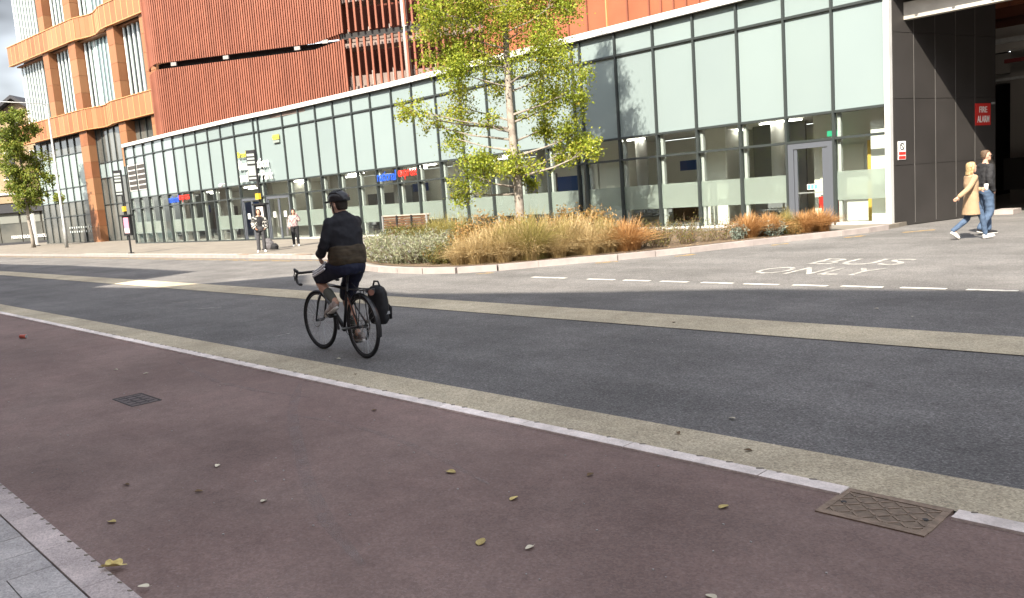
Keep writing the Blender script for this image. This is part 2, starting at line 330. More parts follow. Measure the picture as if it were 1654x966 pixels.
rr = n.new('ShaderNodeValToRGB'); rr.color_ramp.elements[0].position = .35; rr.color_ramp.elements[0].color = (.6, .58, .56, 1); rr.color_ramp.elements[1].position = .6; l.new(nz.outputs['Fac'], rr.inputs[0]); l.new(rr.outputs[0], mx.inputs[2]); l.new(mx.outputs[0], b.inputs['Base Color'])
fpo.data.materials.append(pm)
# kerb stones all along the far pavement edge (longer blocks far away)
kr = tag(bpy.data.objects.new('far_kerb', None), kind='structure'); C.objects.link(kr)
def walk(pts, step):
    acc = []; 
    P = [Vector(p) for p in pts]; cur = P[0]; i = 1; acc.append(cur.copy()); need = step
    while i < len(P):
        d = (P[i]-cur).length
        if d >= need: cur = cur+(P[i]-cur).normalized()*need; acc.append(cur.copy()); need = step
        else: need -= d; cur = P[i]; i += 1
    return acc
kp = walk(NK[1:], .9)
for a, b_ in zip(kp[:-1], kp[1:]): seg('kerb_stone', a, b_, -.05, .118, .20, .02, m_pkerb, kr, gap=.004)
seg('kerb_run', (-260, 14.05), (-24, 14.05), -.05, .105, .16, .03, m_pkerb, kr)
# row of pale tactile studs at the stop: too small to pick apart
seg('tactile_bed', (-48.2, 14.22), (-24.4, 14.22), .08, .099, .34, 0, mat('tactile_bed', (.10, .09, .08), .85), kr); tb = MB(); k = -48.
while k < -24.6: tb.box((k, 14.22, .10), (.22, .30, .02)); k += .42
tag(tb.build('tactile_row', mat('tactile_stone', (.40, .38, .35), .8)), kind='stuff')
for xx in (-29.1, -25.0):
    tag(MB().box((xx, 14.18, .105), (.8, .34, .03)).build('drain_grate', m_iron), 'dark drain grate in the pavement edge '+('before the standing woman' if xx < -28 else 'beside the cyclist'), 'drain', 'pavement drains')
# little yellow bars painted against the planter kerb
for (a, b_) in (((-11.75, 13.75), (-11.45, 14.15)), ((-10.7, 15.2), (-10.5, 15.65)), ((-9.75, 17.7), (-9.6, 18.15)), ((-8.85, 19.6), (-8.6, 20.1)), ((-8.0, 20.9), (-7.5, 21.6)), ((-13.2, 11.55), (-12.95, 11.85))):
    tag(seg('yellow_bar', a, b_, -.010, -.005, .11, .12, m_yel), kind='structure')
sheet('planting_bed', [(-21.4, 14.3), (-20.2, 13.35), (-18.8, 12.5), (-17.5, 11.98), (-16.3, 11.68), (-15.2, 11.6), (-14.3, 11.7), (-13.6, 12.05), (-13.15, 12.55), (-12.7, 13.4), (-12.2, 14.2), (-11.75, 14.75), (-11.15, 15.9), (-10.55, 17.5), (-9.95, 19.1), (-9.6, 20.0), (-9.9, 21.3), (-19.5, 21.3), (-22.5, 18)], .108, m_soil)
# faint tyre arcs rubbed into the red surfacing
tm_ = bpy.data.materials.new('tyre_polish'); tm_.use_nodes = True; n = tm_.node_tree.nodes; l = tm_.node_tree.links; b = n['Principled BSDF']; b.inputs['Base Color'].default_value = (.27, .215, .20, 1); b.inputs['Roughness'].default_value = .8
g_ = n.new('ShaderNodeNewGeometry'); nz = n.new('ShaderNodeTexNoise'); nz.inputs['Scale'].default_value = 6; nz.inputs['Detail'].default_value = 8; nz.inputs['Roughness'].default_value = .7; l.new(g_.outputs['Position'], nz.inputs['Vector'])
mr = n.new('ShaderNodeMapRange'); mr.inputs[1].default_value = .35; mr.inputs[2].default_value = .75; mr.inputs[4].default_value = .55; l.new(nz.outputs['Fac'], mr.inputs[0]); l.new(mr.outputs[0], b.inputs['Alpha'])
for pts_, wd_ in (([(-6.9, 3.75), (-6.45, 3.45), (-6.05, 3.19), (-5.55, 2.93), (-5.06, 2.69), (-4.6, 2.46), (-4.2, 2.28), (-3.7, 2.08), (-3.1, 1.9)], .085), ([(-5.9, 3.1), (-5.4, 3.2), (-4.85, 3.2), (-4.4, 3.16), (-3.95, 3.08), (-3.4, 2.95)], .05), ([(-9.4, 3.6), (-8.6, 3.45), (-7.8, 3.35), (-7.0, 3.38), (-6.3, 3.5)], .06)):
    vs = []
    for i, p in enumerate(pts_):
        d = (Vector(pts_[min(i+1, len(pts_)-1)])-Vector(pts_[max(i-1, 0)])).normalized(); q = Vector((-d.y, d.x))*wd_/2*(.4 if i in (0, len(pts_)-1) else 1); vs += [(p[0]+q.x, p[1]+q.y, -.0065), (p[0]-q.x, p[1]-q.y, -.0065)]
    me = bpy.data.meshes.new('tyre_mark'); me.from_pydata(vs, [], [(2*i, 2*i+1, 2*i+3, 2*i+2) for i in range(len(pts_)-1)]); me.materials.append(tm_); o = bpy.data.objects.new('tyre_mark', me); C.objects.link(o); tag(o, kind='structure')
# worn paint scuffs on the asphalt
for a, b_, wd in (((-14.46, 6.02), (-14.2, 6.33), .03), ((-9.9, 5.08), (-9.93, 5.33), .02), ((-16.2, 6.2), (-15.9, 6.5), .02)):
    tag(seg('paint_scuff', a, b_, -.0118, -.009, wd, 0, m_paint), kind='structure')

# ================================================================ terrace behind the viewer that shades the road
m_brick = mat('shade_brick', (.24, .15, .11), .85, (.19, .12, .09), 2, 5); m_rwin = mat('dark_window', (.03, .035, .04), .2, spec=.5)
def front_block(name, prof, label, wins):
    n_ = len(prof); vs = [(x, -9.0, z) for x, z in prof]+[(x, -20, z) for x, z in prof]
    fs = [tuple(range(n_)), tuple(reversed(range(n_, 2*n_)))]+[(i, n_+i, n_+(i+1) % n_, (i+1) % n_) for i in range(n_)]
    x0 = sum(p[0] for p in prof)/n_; rt = root(name, (x0, -14, 0), label, 'building')
    MB().add(vs, fs).build('wall', m_brick, rt, (x0, -14, 0))
    for wx in wins:
        for z in (1.6, 5.2, 8.6, 12.0): ubox('window', (wx, -8.98, z+.9), (1.3, .06, 1.9), m_rwin, rt, (x0, -14, 0))
front_block('brick_building', [(-110, -.05), (-17.1, -.05), (-17.1, 19), (-30.5, 19.3), (-39.3, 18.9), (-110, 19)], 'brick block on the viewer\'s side of the street, shading the far end of the road', [-20-4*i for i in range(18)])
front_block('brick_building', [(-17.05, -.05), (-13.9, -.05), (-13.9, 16.2), (-17.05, 15.7)], 'low link building on the viewer\'s side of the street', [-15.5])
front_block('brick_building', [(-13.85, -.05), (60, -.05), (60, 20.4), (28, 20.3), (4.9, 20), (1.4, 19.4), (-1.14, 18.5), (-4.97, 17.4), (-9.1, 17.8), (-10.8, 19.2), (-13.85, 16.4)], 'brick block on the viewer\'s side of the street, shading the cycle lane', [-11+4*i for i in range(17)])
# ================================================================ bus station (long glazed building)
FC = [(-59.9, 21.24), (-52, 21.45), (-44.45, 21.80), (-39.83, 22.30), (-35.3, 22.55), (-30.8, 22.80), (-8.95, 22.80)]
def ft(s):
    for (a, ta), (b, tb_) in zip(FC[:-1], FC[1:]):
        if a <= s <= b: return ta+(tb_-ta)*(s-a)/(b-a)
    return 22.8
BB = (-34.4, 22.5, 0)
bs = root('bus_station', BB, 'long two storey bus station with mint glass panels and dark mullions', 'building')
ms = [-59.9+1.545*i for i in range(10)]+[-44.45, -42.51, -42.06, -39.83, -38.3, -36.8, -35.3, -33.8, -32.35, -30.8, -29.3, -27.68, -26.1, -24.5, -22.97, -21.41, -19.9, -19.52, -17.95, -16.38, -14.85, -13.33, -11.83, -10.42, -9.0]
P2 = lambda s: (s, ft(s))
ROWS = [(.12, 2.5), (2.5, 3.23), (3.23, 6.0), (6.0, 6.75)]
doors = {(-44.45, -42.51), (-42.06, -39.83), (-11.83, -10.42)}
for i, (a, b_) in enumerate(zip(ms[:-1], ms[1:])):
    A, B = P2(a), P2(b_); isd = (a, b_) in doors
    vent = i < 2
    if vent:
        seg('panel', A, B, 5.55, 5.97, .05, .0, m_mint, bs, BB, .035); seg('panel', A, B, 3.26, 3.70, .05, 0, m_mint, bs, BB, .035)
        v = seg('vent', A, B, 3.73, 5.52, .06, .01, m_cop, bs, BB, .03)
        for q in range(5):
            z = 3.80+q*.345; s_ = seg('louvre', A, B, z, z+.25, .05, .035, mat('louvre_dark', (.05, .045, .042), .6), bs, BB, .13)
    else: seg('panel', A, B, 3.265, 5.965, .05, 0, m_mint, bs, BB, .035)
    seg('panel', A, B, 6.035, 6.715, .05, 0, m_mint, bs, BB, .035)
    seg('pane', A, B, 2.535, 3.195, .012, 0, m_glass, bs, BB, .03)
    if not isd:
        pn = seg('pane', A, B, .13, 2.465, .012, 0, m_glass, bs, BB, .03)
        if b_-a > .6 and not (a < -44 and i % 4 == 3): seg('frosting', A, B, .78, 1.58, .003, -.012, m_frost, bs, BB, .035)
        # pale inner jamb behind the mullion, seen through the glass
        seg('jamb', (a+.05, ft(a)+.10), (a+.14, ft(a)+.11), .1, 3.2, .14, 0, mat('pale_jamb', (.36, .37, .355), .6), bs, BB)
    for z in (3.23, 6.0, 2.5): seg('transom', A, B, z-.035, z+.035, .13, .035, m_mull, bs, BB, .03)
    seg('transom', A, B, 6.715, 6.75, .13, .035, m_mull, bs, BB, .03)
    seg('sill', A, B, .095, .165, .16, .03, m_cop if i > 12 else m_mull, bs, BB)
for s_ in ms[:-1]:
    seg('mullion', (s_-.032, ft(s_)), (s_+.032, ft(s_)), .1, 6.755, .16, .04, m_mull, bs, BB)
for i, (a, b_) in enumerate(zip(FC[:-1], FC[1:])):
    seg('coping', a, b_, 6.757, 6.97, .34, .06, m_cop, bs, BB)
seg('corner_post', (-9.0, 22.78), (-8.86, 22.78), .095, 6.755, .2, .03, m_cop, bs, BB)
def entrance(a, b_, name_):
    """double door leaves in a grey frame"""
    A, B = P2(a), P2(b_); d = seg(name_, (a+.05, ft(a)), (a+.13, ft(a)), .1, 2.46, .12, .02, m_doorf, bs, BB)
    seg('door_frame', (b_-.13, ft(b_)), (b_-.05, ft(b_)), .1, 2.46, .12, .02, m_doorf, bs, BB)
    seg('door_frame', (a+.14, ft(a)), (b_-.14, ft(b_)), 2.32, 2.455, .12, .02, m_doorf, bs, BB)
    m_ = (a+b_)/2
    for (p, q) in ((a+.15, m_-.01), (m_+.01, b_-.15)):
        seg('door_stile', (p, ft(p)), (p+.07, ft(p)), .12, 2.3, .06, .02, m_doorf, bs, BB); seg('door_stile', (q-.07, ft(q)), (q, ft(q)), .12, 2.3, .06, .02, m_doorf, bs, BB)
        seg('door_glass', (p+.07, ft(p)), (q-.07, ft(q)), .12, 2.3, .012, .02, m_glass, bs, BB)
        cx_ = (p+q)/2; seg('notice', (cx_-.16, ft(cx_)), (cx_+.16, ft(cx_)), 1.30, 1.62, .004, .035, m_cop, bs, BB)
    for dx in (-.14, .14): MB().tube([(m_+dx, ft(m_)-.11, .75), (m_+dx, ft(m_)-.11, 1.45)], .018).build('door_handle', m_steel, bs, BB)
entrance(-44.45, -42.51, 'door_frame'); entrance(-42.06, -39.83, 'door_frame')
# single exit door by the corner
a, b_ = -11.83, -10.42
seg('door_frame', (a+.03, 22.8), (a+.20, 22.8), .1, 2.46, .13, .02, m_doorf, bs, BB); seg('door_frame', (b_-.20, 22.8), (b_-.03, 22.8), .1, 2.46, .13, .02, m_doorf, bs, BB)
seg('door_frame', (a+.2, 22.8), (b_-.2, 22.8), 2.30, 2.46, .13, .02, m_doorf, bs, BB)
seg('door_stile', (a+.21, 22.8), (a+.30, 22.8), .12, 2.29, .06, .03, m_doorf, bs, BB); seg('door_stile', (b_-.36, 22.8), (b_-.21, 22.8), .12, 2.29, .06, .03, m_doorf, bs, BB)
seg('door_glass', (a+.3, 22.8), (b_-.36, 22.8), .12, 2.29, .012, .03, m_glass, bs, BB)
seg('door_rail', (a+.3, 22.8), (b_-.36, 22.8), 1.02, 1.05, .03, .02, m_steel, bs, BB)
m_blue = mat('notice_blue', (.10, .30, .55), .5); m_green = emit('exit_green', (.05, .45, .22), .6)
dn = seg('notice', (-11.25, 22.8), (-10.95, 22.8), 1.12, 1.28, .004, .052, m_cop, bs, BB)
for q in range(3): seg('notice_symbol', (-11.23+.10*q, 22.8), (-11.15+.10*q, 22.8), 1.14, 1.26, .004, .057, m_blue, bs, BB)
seg('exit_sign', (-11.2, 24.0), (-10.85, 24.0), 2.62, 2.78, .04, 0, m_green, bs, BB)
# inside
IB = 28.4
inn = [(-59.8, 21.4), (-44.4, 21.95), (-30.8, 22.95), (-9.1, 22.95), (-9.1, IB), (-59.8, IB)]
MB().prism(inn, -.045, .10).build('floor', m_floor, bs, BB); MB().prism(inn, 3.32, 3.5).build('ceiling', m_ceil, bs, BB)
MB().prism([(-59.9, 21.3), (-44.4, 21.9), (-30.8, 22.9), (-8.9, 22.9), (-8.9, 31), (-59.9, 31)], 6.55, 6.75).build('roof', m_concr, bs, BB)
seg('back_wall', (-59.8, IB), (-9.1, IB), .1, 3.3, .2, 0, m_iwall, bs, BB)
seg('end_wall', (-59.85, 21.35), (-59.85, IB), .1, 6.5, .12, 0, m_mint, bs, BB); seg('end_wall', (-8.98, IB), (-8.98, 22.95), .1, 6.5, .12, 0, m_iwall, bs, BB)
m_col = mat('interior_column', (.36, .35, .33), .6); m_scr = mat('screen', (.02, .05, .16), .3); m_kio = mat('kiosk', (.13, .13, .135), .5, rnd=.3)
for k, sx in enumerate([-56, -50.5, -45, -38.8, -33.5, -28.2, -23.7, -18.6, -13.2]): MB().tube([(sx, ft(sx)+2.0, .1), (sx, ft(sx)+2.0, 3.32)], .22, 14).build('interior_column', m_col, bs, BB, True)
for (p, q, t0, t1) in ((-46, -46, 24, 28.3), (-29.5, -29.5, 25, 28.3), (-20.3, -20.3, 24.2, 28.3), (-15.7, -15.7, 24.5, 28.3)):
    seg('partition', (p, t0), (q, t1), .1, 3.3, .12, 0, m_iwall, bs, BB)
seg('partition', (-14.9, 26.3), (-13.0, 26.3), .1, 3.3, .1, 0, m_kio, bs, BB); seg('partition', (-11.9, 24.6), (-9.3, 24.6), .1, 3.3, .1, 0, m_iwall, bs, BB); seg('partition', (-9.62, 23.3), (-9.06, 23.3), .1, 3.3, .1, 0, m_iwall, bs, BB); seg('partition', (-15.6, 24.5), (-14.9, 24.5), .1, 3.3, .1, 0, m_iwall, bs, BB); seg('partition', (-20.2, 24.3), (-19.2, 24.3), .1, 3.3, .1, 0, m_iwall, bs, BB)
for p, q, z0, z1 in ((-11.7, -11.45, .9, 2.4), (-11.3, -10.35, 1.55, 2.35), (-10.1, -9.3, 1.55, 2.35)): seg('inner_window', (p, 24.6), (q, 24.6), z0, z1, .02, .08, mat('inner_glow', (.62, .60, .50), .6), bs, BB)
seg('yellow_pier', (-10.0, 24.0), (-9.76, 24.0), .1, 2.4, .16, 0, mat('yellow_pier', (.50, .33, .07), .6), bs, BB)
for (p, t0, wd, z0, z1) in ((-17.2, 25.2, 1.0, 2.0, 2.35), (-34, 26, 1.2, 2.1, 2.5), (-25.4, 25.5, .9, 1.9, 2.4), (-49, 26, 1.4, 2.0, 2.5), (-57, 25, 1.0, 1.9, 2.4)): seg('screen', (p, t0), (p+wd, t0), z0, z1, .08, 0, m_scr, bs, BB)
for (p, t0, wd, z1, mm) in ((-58.2, 26.5, 2.6, 2.2, m_kio), (-54.3, 26.8, 1.6, 2.4, m_scr), (-52.2, 27, 1.2, 2.0, m_kio), (-48.8, 27.3, 1.4, 2.3, mat('maroon_booth', (.12, .03, .035), .6)), (-40, 27.6, 3.0, 2.2, m_kio), (-36.7, 27.2, 1.4, 2.5, m_kio), (-31.8, 27.5, 1.5, 2.3, m_kio), (-27.6, 27, 2.4, 2.4, m_kio), (-24.4, 26.8, 1.4, 2.2, m_scr), (-22.4, 27.3, 1.8, 2.4, m_kio), (-18.9, 27.4, 1.6, 1.4, m_wood)):
    seg('kiosk', (p, t0), (p+wd, t0), .1, z1, .7, 0, mm, bs, BB)
for k in range(17): MB().box((-58+3.0*k, 24.6 if k % 2 else 26.4, 3.26), (1.4, .10, .04)).build('ceiling_light', emit('tube_light', (1, .96, .86), 7.0) if k == 0 else bpy.data.materials['tube_light'], bs, BB)
# seat rows inside
def seat_row(x, y, n_, label):
    rt = root('seat_row', (x, y, .1), label, 'seats', 'waiting seats inside the bus station')
    for q in range(n_):
        MB().box((q*.58, 0, .42), (.5, .45, .05)).build('seat', m_kio, rt); MB().box((q*.58, .25, .68), (.5, .05, .42), 0, 0, -.15).build('backrest', m_kio, rt)
    for q in (0, n_-1): MB().box((q*.58, 0, .2), (.05, .4, .4)).build('leg', m_steel, rt)
    MB().box(((n_-1)*.29, 0, .37), (n_*.58, .06, .05)).build('rail', m_steel, rt)
for x, y, n_, lb in ((-57.8, 23.4, 4, 'dark waiting seats behind the glass nearest the vent'), (-52.2, 23.6, 5, 'dark waiting seats behind the glass left of the doors'), (-37.6, 24.4, 4, 'dark waiting seats behind the glass right of the doors'), (-33.2, 24.4, 4, 'dark waiting seats behind the glass left of the bench'), (-22.6, 24.2, 3, 'dark waiting seats behind the glass by the tree trunk'), (-18.6, 24.3, 3, 'dark waiting seats behind the glass right of the tree'), (-13.1, 24.1, 2, 'dark waiting seats behind the glass left of the exit door')): seat_row(x, y, n_, lb)
# red fire point seen through the exit door
fr = root('fire_point', (-10.95, 23.5, .1), 'red fire extinguisher stand behind the exit door glass', 'fire point'); m_redp = mat('signal_red', (.50, .03, .025), .45)
MB().box((0, 0, .62), (.5, .3, .34)).build('box', m_redp, fr); MB().box((-.2, 0, .25), (.04, .28, .5), 0, .25).build('leg', m_redp, fr); MB().box((.2, 0, .25), (.04, .28, .5)).build('leg', m_redp, fr); MB().box((0, -.155, .66), (.22, .01, .16)).build('plate', m_cop, fr)
# lettering on the front
angL = math.atan2(22.30-21.80, 44.45-39.83); ofs = lambda s, d: (s, ft(s)-d)
m_ltr = mat('white_letter', (.72, .72, .70), .5); m_lty = mat('yellow_letter', (.36, .345, .06), .5)
sg = root('station_sign', (-42.6, ft(-42.6), 3.4), 'white and yellow lettering with the station name above the doors', 'sign')
sb = (-42.6, ft(-42.6), 3.4)
wall_text('lettering', 'Broadmarsh', m_lty, ofs(-44.15, .16), 4.72, 1.75, .34, angL, sg, sb, .02, .0)
wall_text('lettering', 'Bus Station', m_ltr, ofs(-44.15, .16), 4.04, 2.85, .54, angL, sg, sb, .02, .0)
wall_text('lettering', 'and Car Park', m_ltr, ofs(-44.15, .16), 3.38, 3.15, .54, angL, sg, sb, .02, .0)
lg = root('logo_sign', (-40.5, ft(-40.5)-.1, 5.5), 'small yellow green sign high on the mint panels', 'sign'); lgb = (-40.5, ft(-40.5)-.1, 5.5)
seg('plate', ofs(-40.75, .1), ofs(-40.2, .1), 5.40, 5.66, .05, 0, m_lty, lg, lgb); seg('plate', ofs(-40.75, .1), ofs(-40.2, .1), 5.24, 5.37, .05, 0, mat('sign_grey', (.20, .23, .21), .5), lg, lgb)
seg('bar', ofs(-40.8, .1), ofs(-40.3, .1), 5.5, 5.58, .05, .01, mat('sign_green', (.20, .33, .06), .5), lg, lgb)
m_nb = mat('sign_blue', (.02, .08, .45), .45); m_nr = mat('sign_red', (.55, .03, .02), .45)
for x0, lb, ww in ((-32.3, 'blue and red coach company lettering above the bench', 1.42), (-53.65, 'blue and red coach company lettering near the vent', 1.45)):
    k = root('coach_sign', (x0+1.5, ft(x0)-.1, 2.6), lb, 'sign'); kb = (x0+1.5, ft(x0)-.1, 2.6); an = math.atan2(ft(x0+3)-ft(x0), 3)
    wall_text('lettering', 'national', m_nb, ofs(x0+.06, .12), 2.64, ww, .46, an, k, kb, .015, .006); wall_text('lettering', 'express', m_nr, ofs(x0+1.6, .12), 2.62, ww, .44, an, k, kb, .015, .006)

# ================================================================ underpass to the right
UB = (-8.3, 25, 0)
up = root('underpass', UB, 'dark bus underpass with black panelled side wall and white edge beam', 'underpass')
W0 = Vector((-8.86, 22.88)); W1 = Vector((-7.71, 27.38)); wd = (W1-W0).normalized(); WL = (W1-W0).length
wn = Vector((wd.y, -wd.x))
seg('wall_backing', W0, W1, -.05, 6.6, .2, -.115, m_joint, up, UB)
tj = [0, .86, 1.79, 2.72, 3.63, WL]; zj = [.0, 1.62, 3.38, 5.10, 6.55]
for a, b_ in zip(tj[:-1], tj[1:]):
    for z0, z1 in zip(zj[:-1], zj[1:]): seg('panel', W0+wd*a, W0+wd*b_, z0+.006, z1-.006, .03, .0, m_blackp, up, UB, .008)
    if a > 0: seg('joint_trim', W0+wd*(a-.007), W0+wd*(a+.007), .05, 6.5, .012, .012, mat('joint_trim', (.13, .125, .12), .5), up, UB)
seg('edge_beam', (-8.80, 23.43), (16, 23.43), 5.42, 5.86, .22, 0, mat('beam_white', (.44, .42, .37), .6, (.33, .31, .27), 2, 5), up, UB)
MB().prism([(-8.84, 22.7), (16, 22.7), (16, 23.3), (-8.84, 23.3)], 6.12, 6.3).build('soffit', mat('soffit_buff', (.33, .29, .21), .7), up, UB)
for k in range(5): ubox('soffit_rib', (-8.2+.9*k, 23.0, 6.06), (.06, .5, .1), m_steel, up, UB)
MB().prism([(-8.84, 22.62), (16, 22.62), (16, 60), (-12, 60), (-12, 28.5), (-8.84, 28.5)], 6.58, 7.2).build('deck', m_concr, up, UB)
MB().tube([(-8.65, 22.9, 6.06), (-4, 24.6, 5.7), (-2, 25.4, 5.75)], .04, 6).build('pipe', m_steel, up, UB)
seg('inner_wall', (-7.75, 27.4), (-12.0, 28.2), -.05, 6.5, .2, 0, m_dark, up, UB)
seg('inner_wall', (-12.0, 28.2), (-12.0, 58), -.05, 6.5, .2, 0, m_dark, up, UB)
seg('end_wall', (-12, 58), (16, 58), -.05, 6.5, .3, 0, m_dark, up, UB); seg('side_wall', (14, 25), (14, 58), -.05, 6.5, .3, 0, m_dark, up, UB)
m_icon = mat('dim_concrete', (.24, .225, .205), .8)
for sx, ty in ((-8.9, 34.5), (-8.4, 41), (-4.5, 36), (-1.5, 44), (3, 36)): ubox('column', (sx, ty, 3.2), (.5, .5, 6.5), m_icon, up, UB)
for ty in (30, 34.5, 39, 44): ubox('cross_beam', (1.5, ty, 5.0 if ty > 31 else 5.3), (26, .5, .7), m_icon, up, UB)
ubox('red_pipe', (1, 31.2, 4.75), (19, .12, .12), mat('pipe_red', (.16, .03, .03), .5), up, UB); ubox('service_pipe', (1, 30.2, 4.1), (19, .08, .08), m_steel, up, UB); ubox('service_pipe', (1, 29.4, 5.2), (19, .14, .14), m_steel, up, UB)
seg('barrier', (-9.0, 33), (6, 33), .5, 1.6, .15, 0, m_dark, up, UB)
for sx, ty, z in ((-8.7, 38.0, 4.4), (-7.4, 42, 4.4), (-6.3, 33.2, 5.6)): ubox('light_tube', (sx, ty, z), (.9, .1, .06), emit('underpass_tube', (1, .96, .85), 3.0) if 'underpass_tube' not in bpy.data.materials else bpy.data.materials['underpass_tube'], up, UB)
ubox('kerb_block', (-7.35, 27.3, .06), (.5, .8, .14), m_pkerb, up, UB)
wa = math.atan2(wd.y, wd.x)
def on_wall(t, d=.03): p = W0+wd*t+wn*d; return (p.x, p.y)
fa = root('fire_alarm_sign', (*on_wall(4.0), 2.9), 'red FIRE ALARM sign on the black panelled wall', 'sign'); fb = (*on_wall(4.0), 2.9)
seg('plate', on_wall(3.62), on_wall(4.36), 2.60, 3.22, .02, .0, m_redp, fa, fb)
wall_text('lettering', 'FIRE', m_ltr, on_wall(3.80, .045), 2.96, .38, .17, wa, fa, fb, .004, .01); wall_text('lettering', 'ALARM', m_ltr, on_wall(3.70, .045), 2.68, .58, .19, wa, fa, fb, .004, .01)
ns = root('no_smoking_sign', (*on_wall(.28), 2.0), 'small white and red no smoking notice beside the white corner post', 'sign'); nb = (*on_wall(.28), 2.0)
seg('plate', on_wall(.13), on_wall(.45), 1.77, 2.26, .012, 0, m_ltr, ns, nb); seg('red_panel', on_wall(.15), on_wall(.43), 1.79, 1.87, .006, .012, m_redp, ns, nb); seg('red_panel', on_wall(.15), on_wall(.43), 1.90, 1.98, .006, .012, m_redp, ns, nb)
o = MB().torus((0, 0, 0), .085, .014, 'Y', 20, 6, .006).build('prohibition_ring', m_black, ns, nb); o.location = (*on_wall(.29, .045), 2.12); o.rotation_euler.z = wa
o = MB().box((0, 0, 0), (.15, .006, .022), 0, .8).build('bar', m_black, ns, nb); o.location = (*on_wall(.29, .045), 2.12); o.rotation_euler.z = wa
ubox('alarm_box', (*on_wall(4.5, .03), 3.22), (.12, .05, .06), m_steel, up, UB, wa)

# ================================================================ car park drum behind, with terracotta rods
DB = (-52, 30, 0)
cp = root('car_park', DB, 'multi storey car park wrapped in terracotta rods with a dark horizontal slit', 'building')
D0 = Vector((-60.2, 24.45)); D1 = Vector((-37.5, 38.5)); dd = (D1-D0).normalized(); dn_ = Vector((dd.y, -dd.x)); DL = (D1-D0).length
def dpt(w_, off=0.):
    """plan point along the front; w_ < 0 wraps round the left corner on a 1.6 m radius"""
    if w_ >= 0: p = D0+dd*w_+dn_*off
    else:
        r = 1.6+off; a = -w_/1.6; c = D0-dn_*1.6; p = c+dn_*(r*math.cos(a))-dd*(r*math.sin(a))
    return p
def dang(w_): return math.atan2(dd.y, dd.x)-(0 if w_ >= 0 else w_/1.6)
rod = lambda w_, z0, z1, th: ubox('rod', (*dpt(w_, .06), (z0+z1)/2), (th, .16, z1-z0), m_terra, cp, DB, dang(w_))
w_ = -1.7; ws = []
while w_ < 14.2: ws.append((w_, .105)); w_ += .178
while w_ < DL: ws.append((w_, .13)); w_ += .5
for w_, th in ws:
    z1 = 12.22+.45*max(0, min(1, (w_-12.2)/2.2))-(.22*max(0, -w_-.2)); rod(w_, 6.2, z1, th); rod(w_, z1+.42, 21.5, th)
bk = [dpt(x, -.12) for x in np.linspace(-2.4, 14.0, 26)]
for a, b_ in zip(bk[:-1], bk[1:]): seg('backing', a, b_, 6.2, 12.1, .08, -.04, m_terrab, cp, DB); seg('backing', a, b_, 12.75, 21.5, .08, -.04, m_terrab, cp, DB)
for a, b_ in zip(bk[:-1], bk[1:]): seg('slit_back', a, b_, 12.1, 12.75, .08, -.5, m_dark, cp, DB)
for x in (1.2, 5.4, 10.9, 13.0): ubox('bracket', (*dpt(x, .06), 12.47+.2*(x > 12)), (.42, .10, .24), mat('bracket_grey', (.22, .20, .19), .6), cp, DB, dang(x))
for z in (6.6, 9.6, 12.45, 15.4, 18.4):
    seg('deck', dpt(14.0, -1.2), dpt(DL, -1.2), z-.3, z, 1.6, 0, m_concr, cp, DB)
    seg('parapet', dpt(14.0, -.9), dpt(DL, -.9), z+.02, z+.75, .12, 0, m_concr, cp, DB)
    for q in range(7): ubox('parapet_post', (*dpt(14.4+1.5*q, -.75), z+.5), (.1, .08, 1.0), mat('pale_post', (.36, .31, .28), .7), cp, DB, dang(1))
seg('back_wall', dpt(14.0, -5), dpt(DL, -5), 6, 21.5, .2, 0, mat('deep_red', (.10, .028, .018), .9), cp, DB); seg('side_wall', dpt(14.0, -.2), dpt(14.0, -5), 6, 21.5, .2, 0, m_terrab, cp, DB)
seg('slit_beam', dpt(14.0, -.25), dpt(DL, -.25), 12.68, 13.05, .2, 0, m_dark, cp, DB)
MB().tube([(*dpt(18.6, -.35), 6.4), (*dpt(18.6, -.35), 21.5)], .21, 12).build('steel_column', mat('pale_column', (.42, .36, .33), .6), cp, DB, True)
# orange panelled wall right of the drum
OB = (-18, 30, 6)
ow = root('panelled_stair_block', OB, 'orange panelled block above the bus station roof right of the tree', 'building')
MB().box((-16, 33, 10.5), (31.8, 5.7, 9)).build('core', m_terrab, ow, OB)
x = -32.
while x < -1:
    wd_ = 1.15 if x < -22 else .62
    seg('panel', (x, 30), (x+wd_, 30), 6.3, 15, .08, .0, mat('russet_panel', (.235, .078, .037), .7, (.20, .066, .031), .9, 5, .35, .7, rnd=.08), ow, OB, .01)
    seg('rib', (x-.03, 30), (x+.03, 30), 6.3, 15, .14, .06, m_orib if -24.2 < x < -22.9 else m_terra, ow, OB); x += wd_

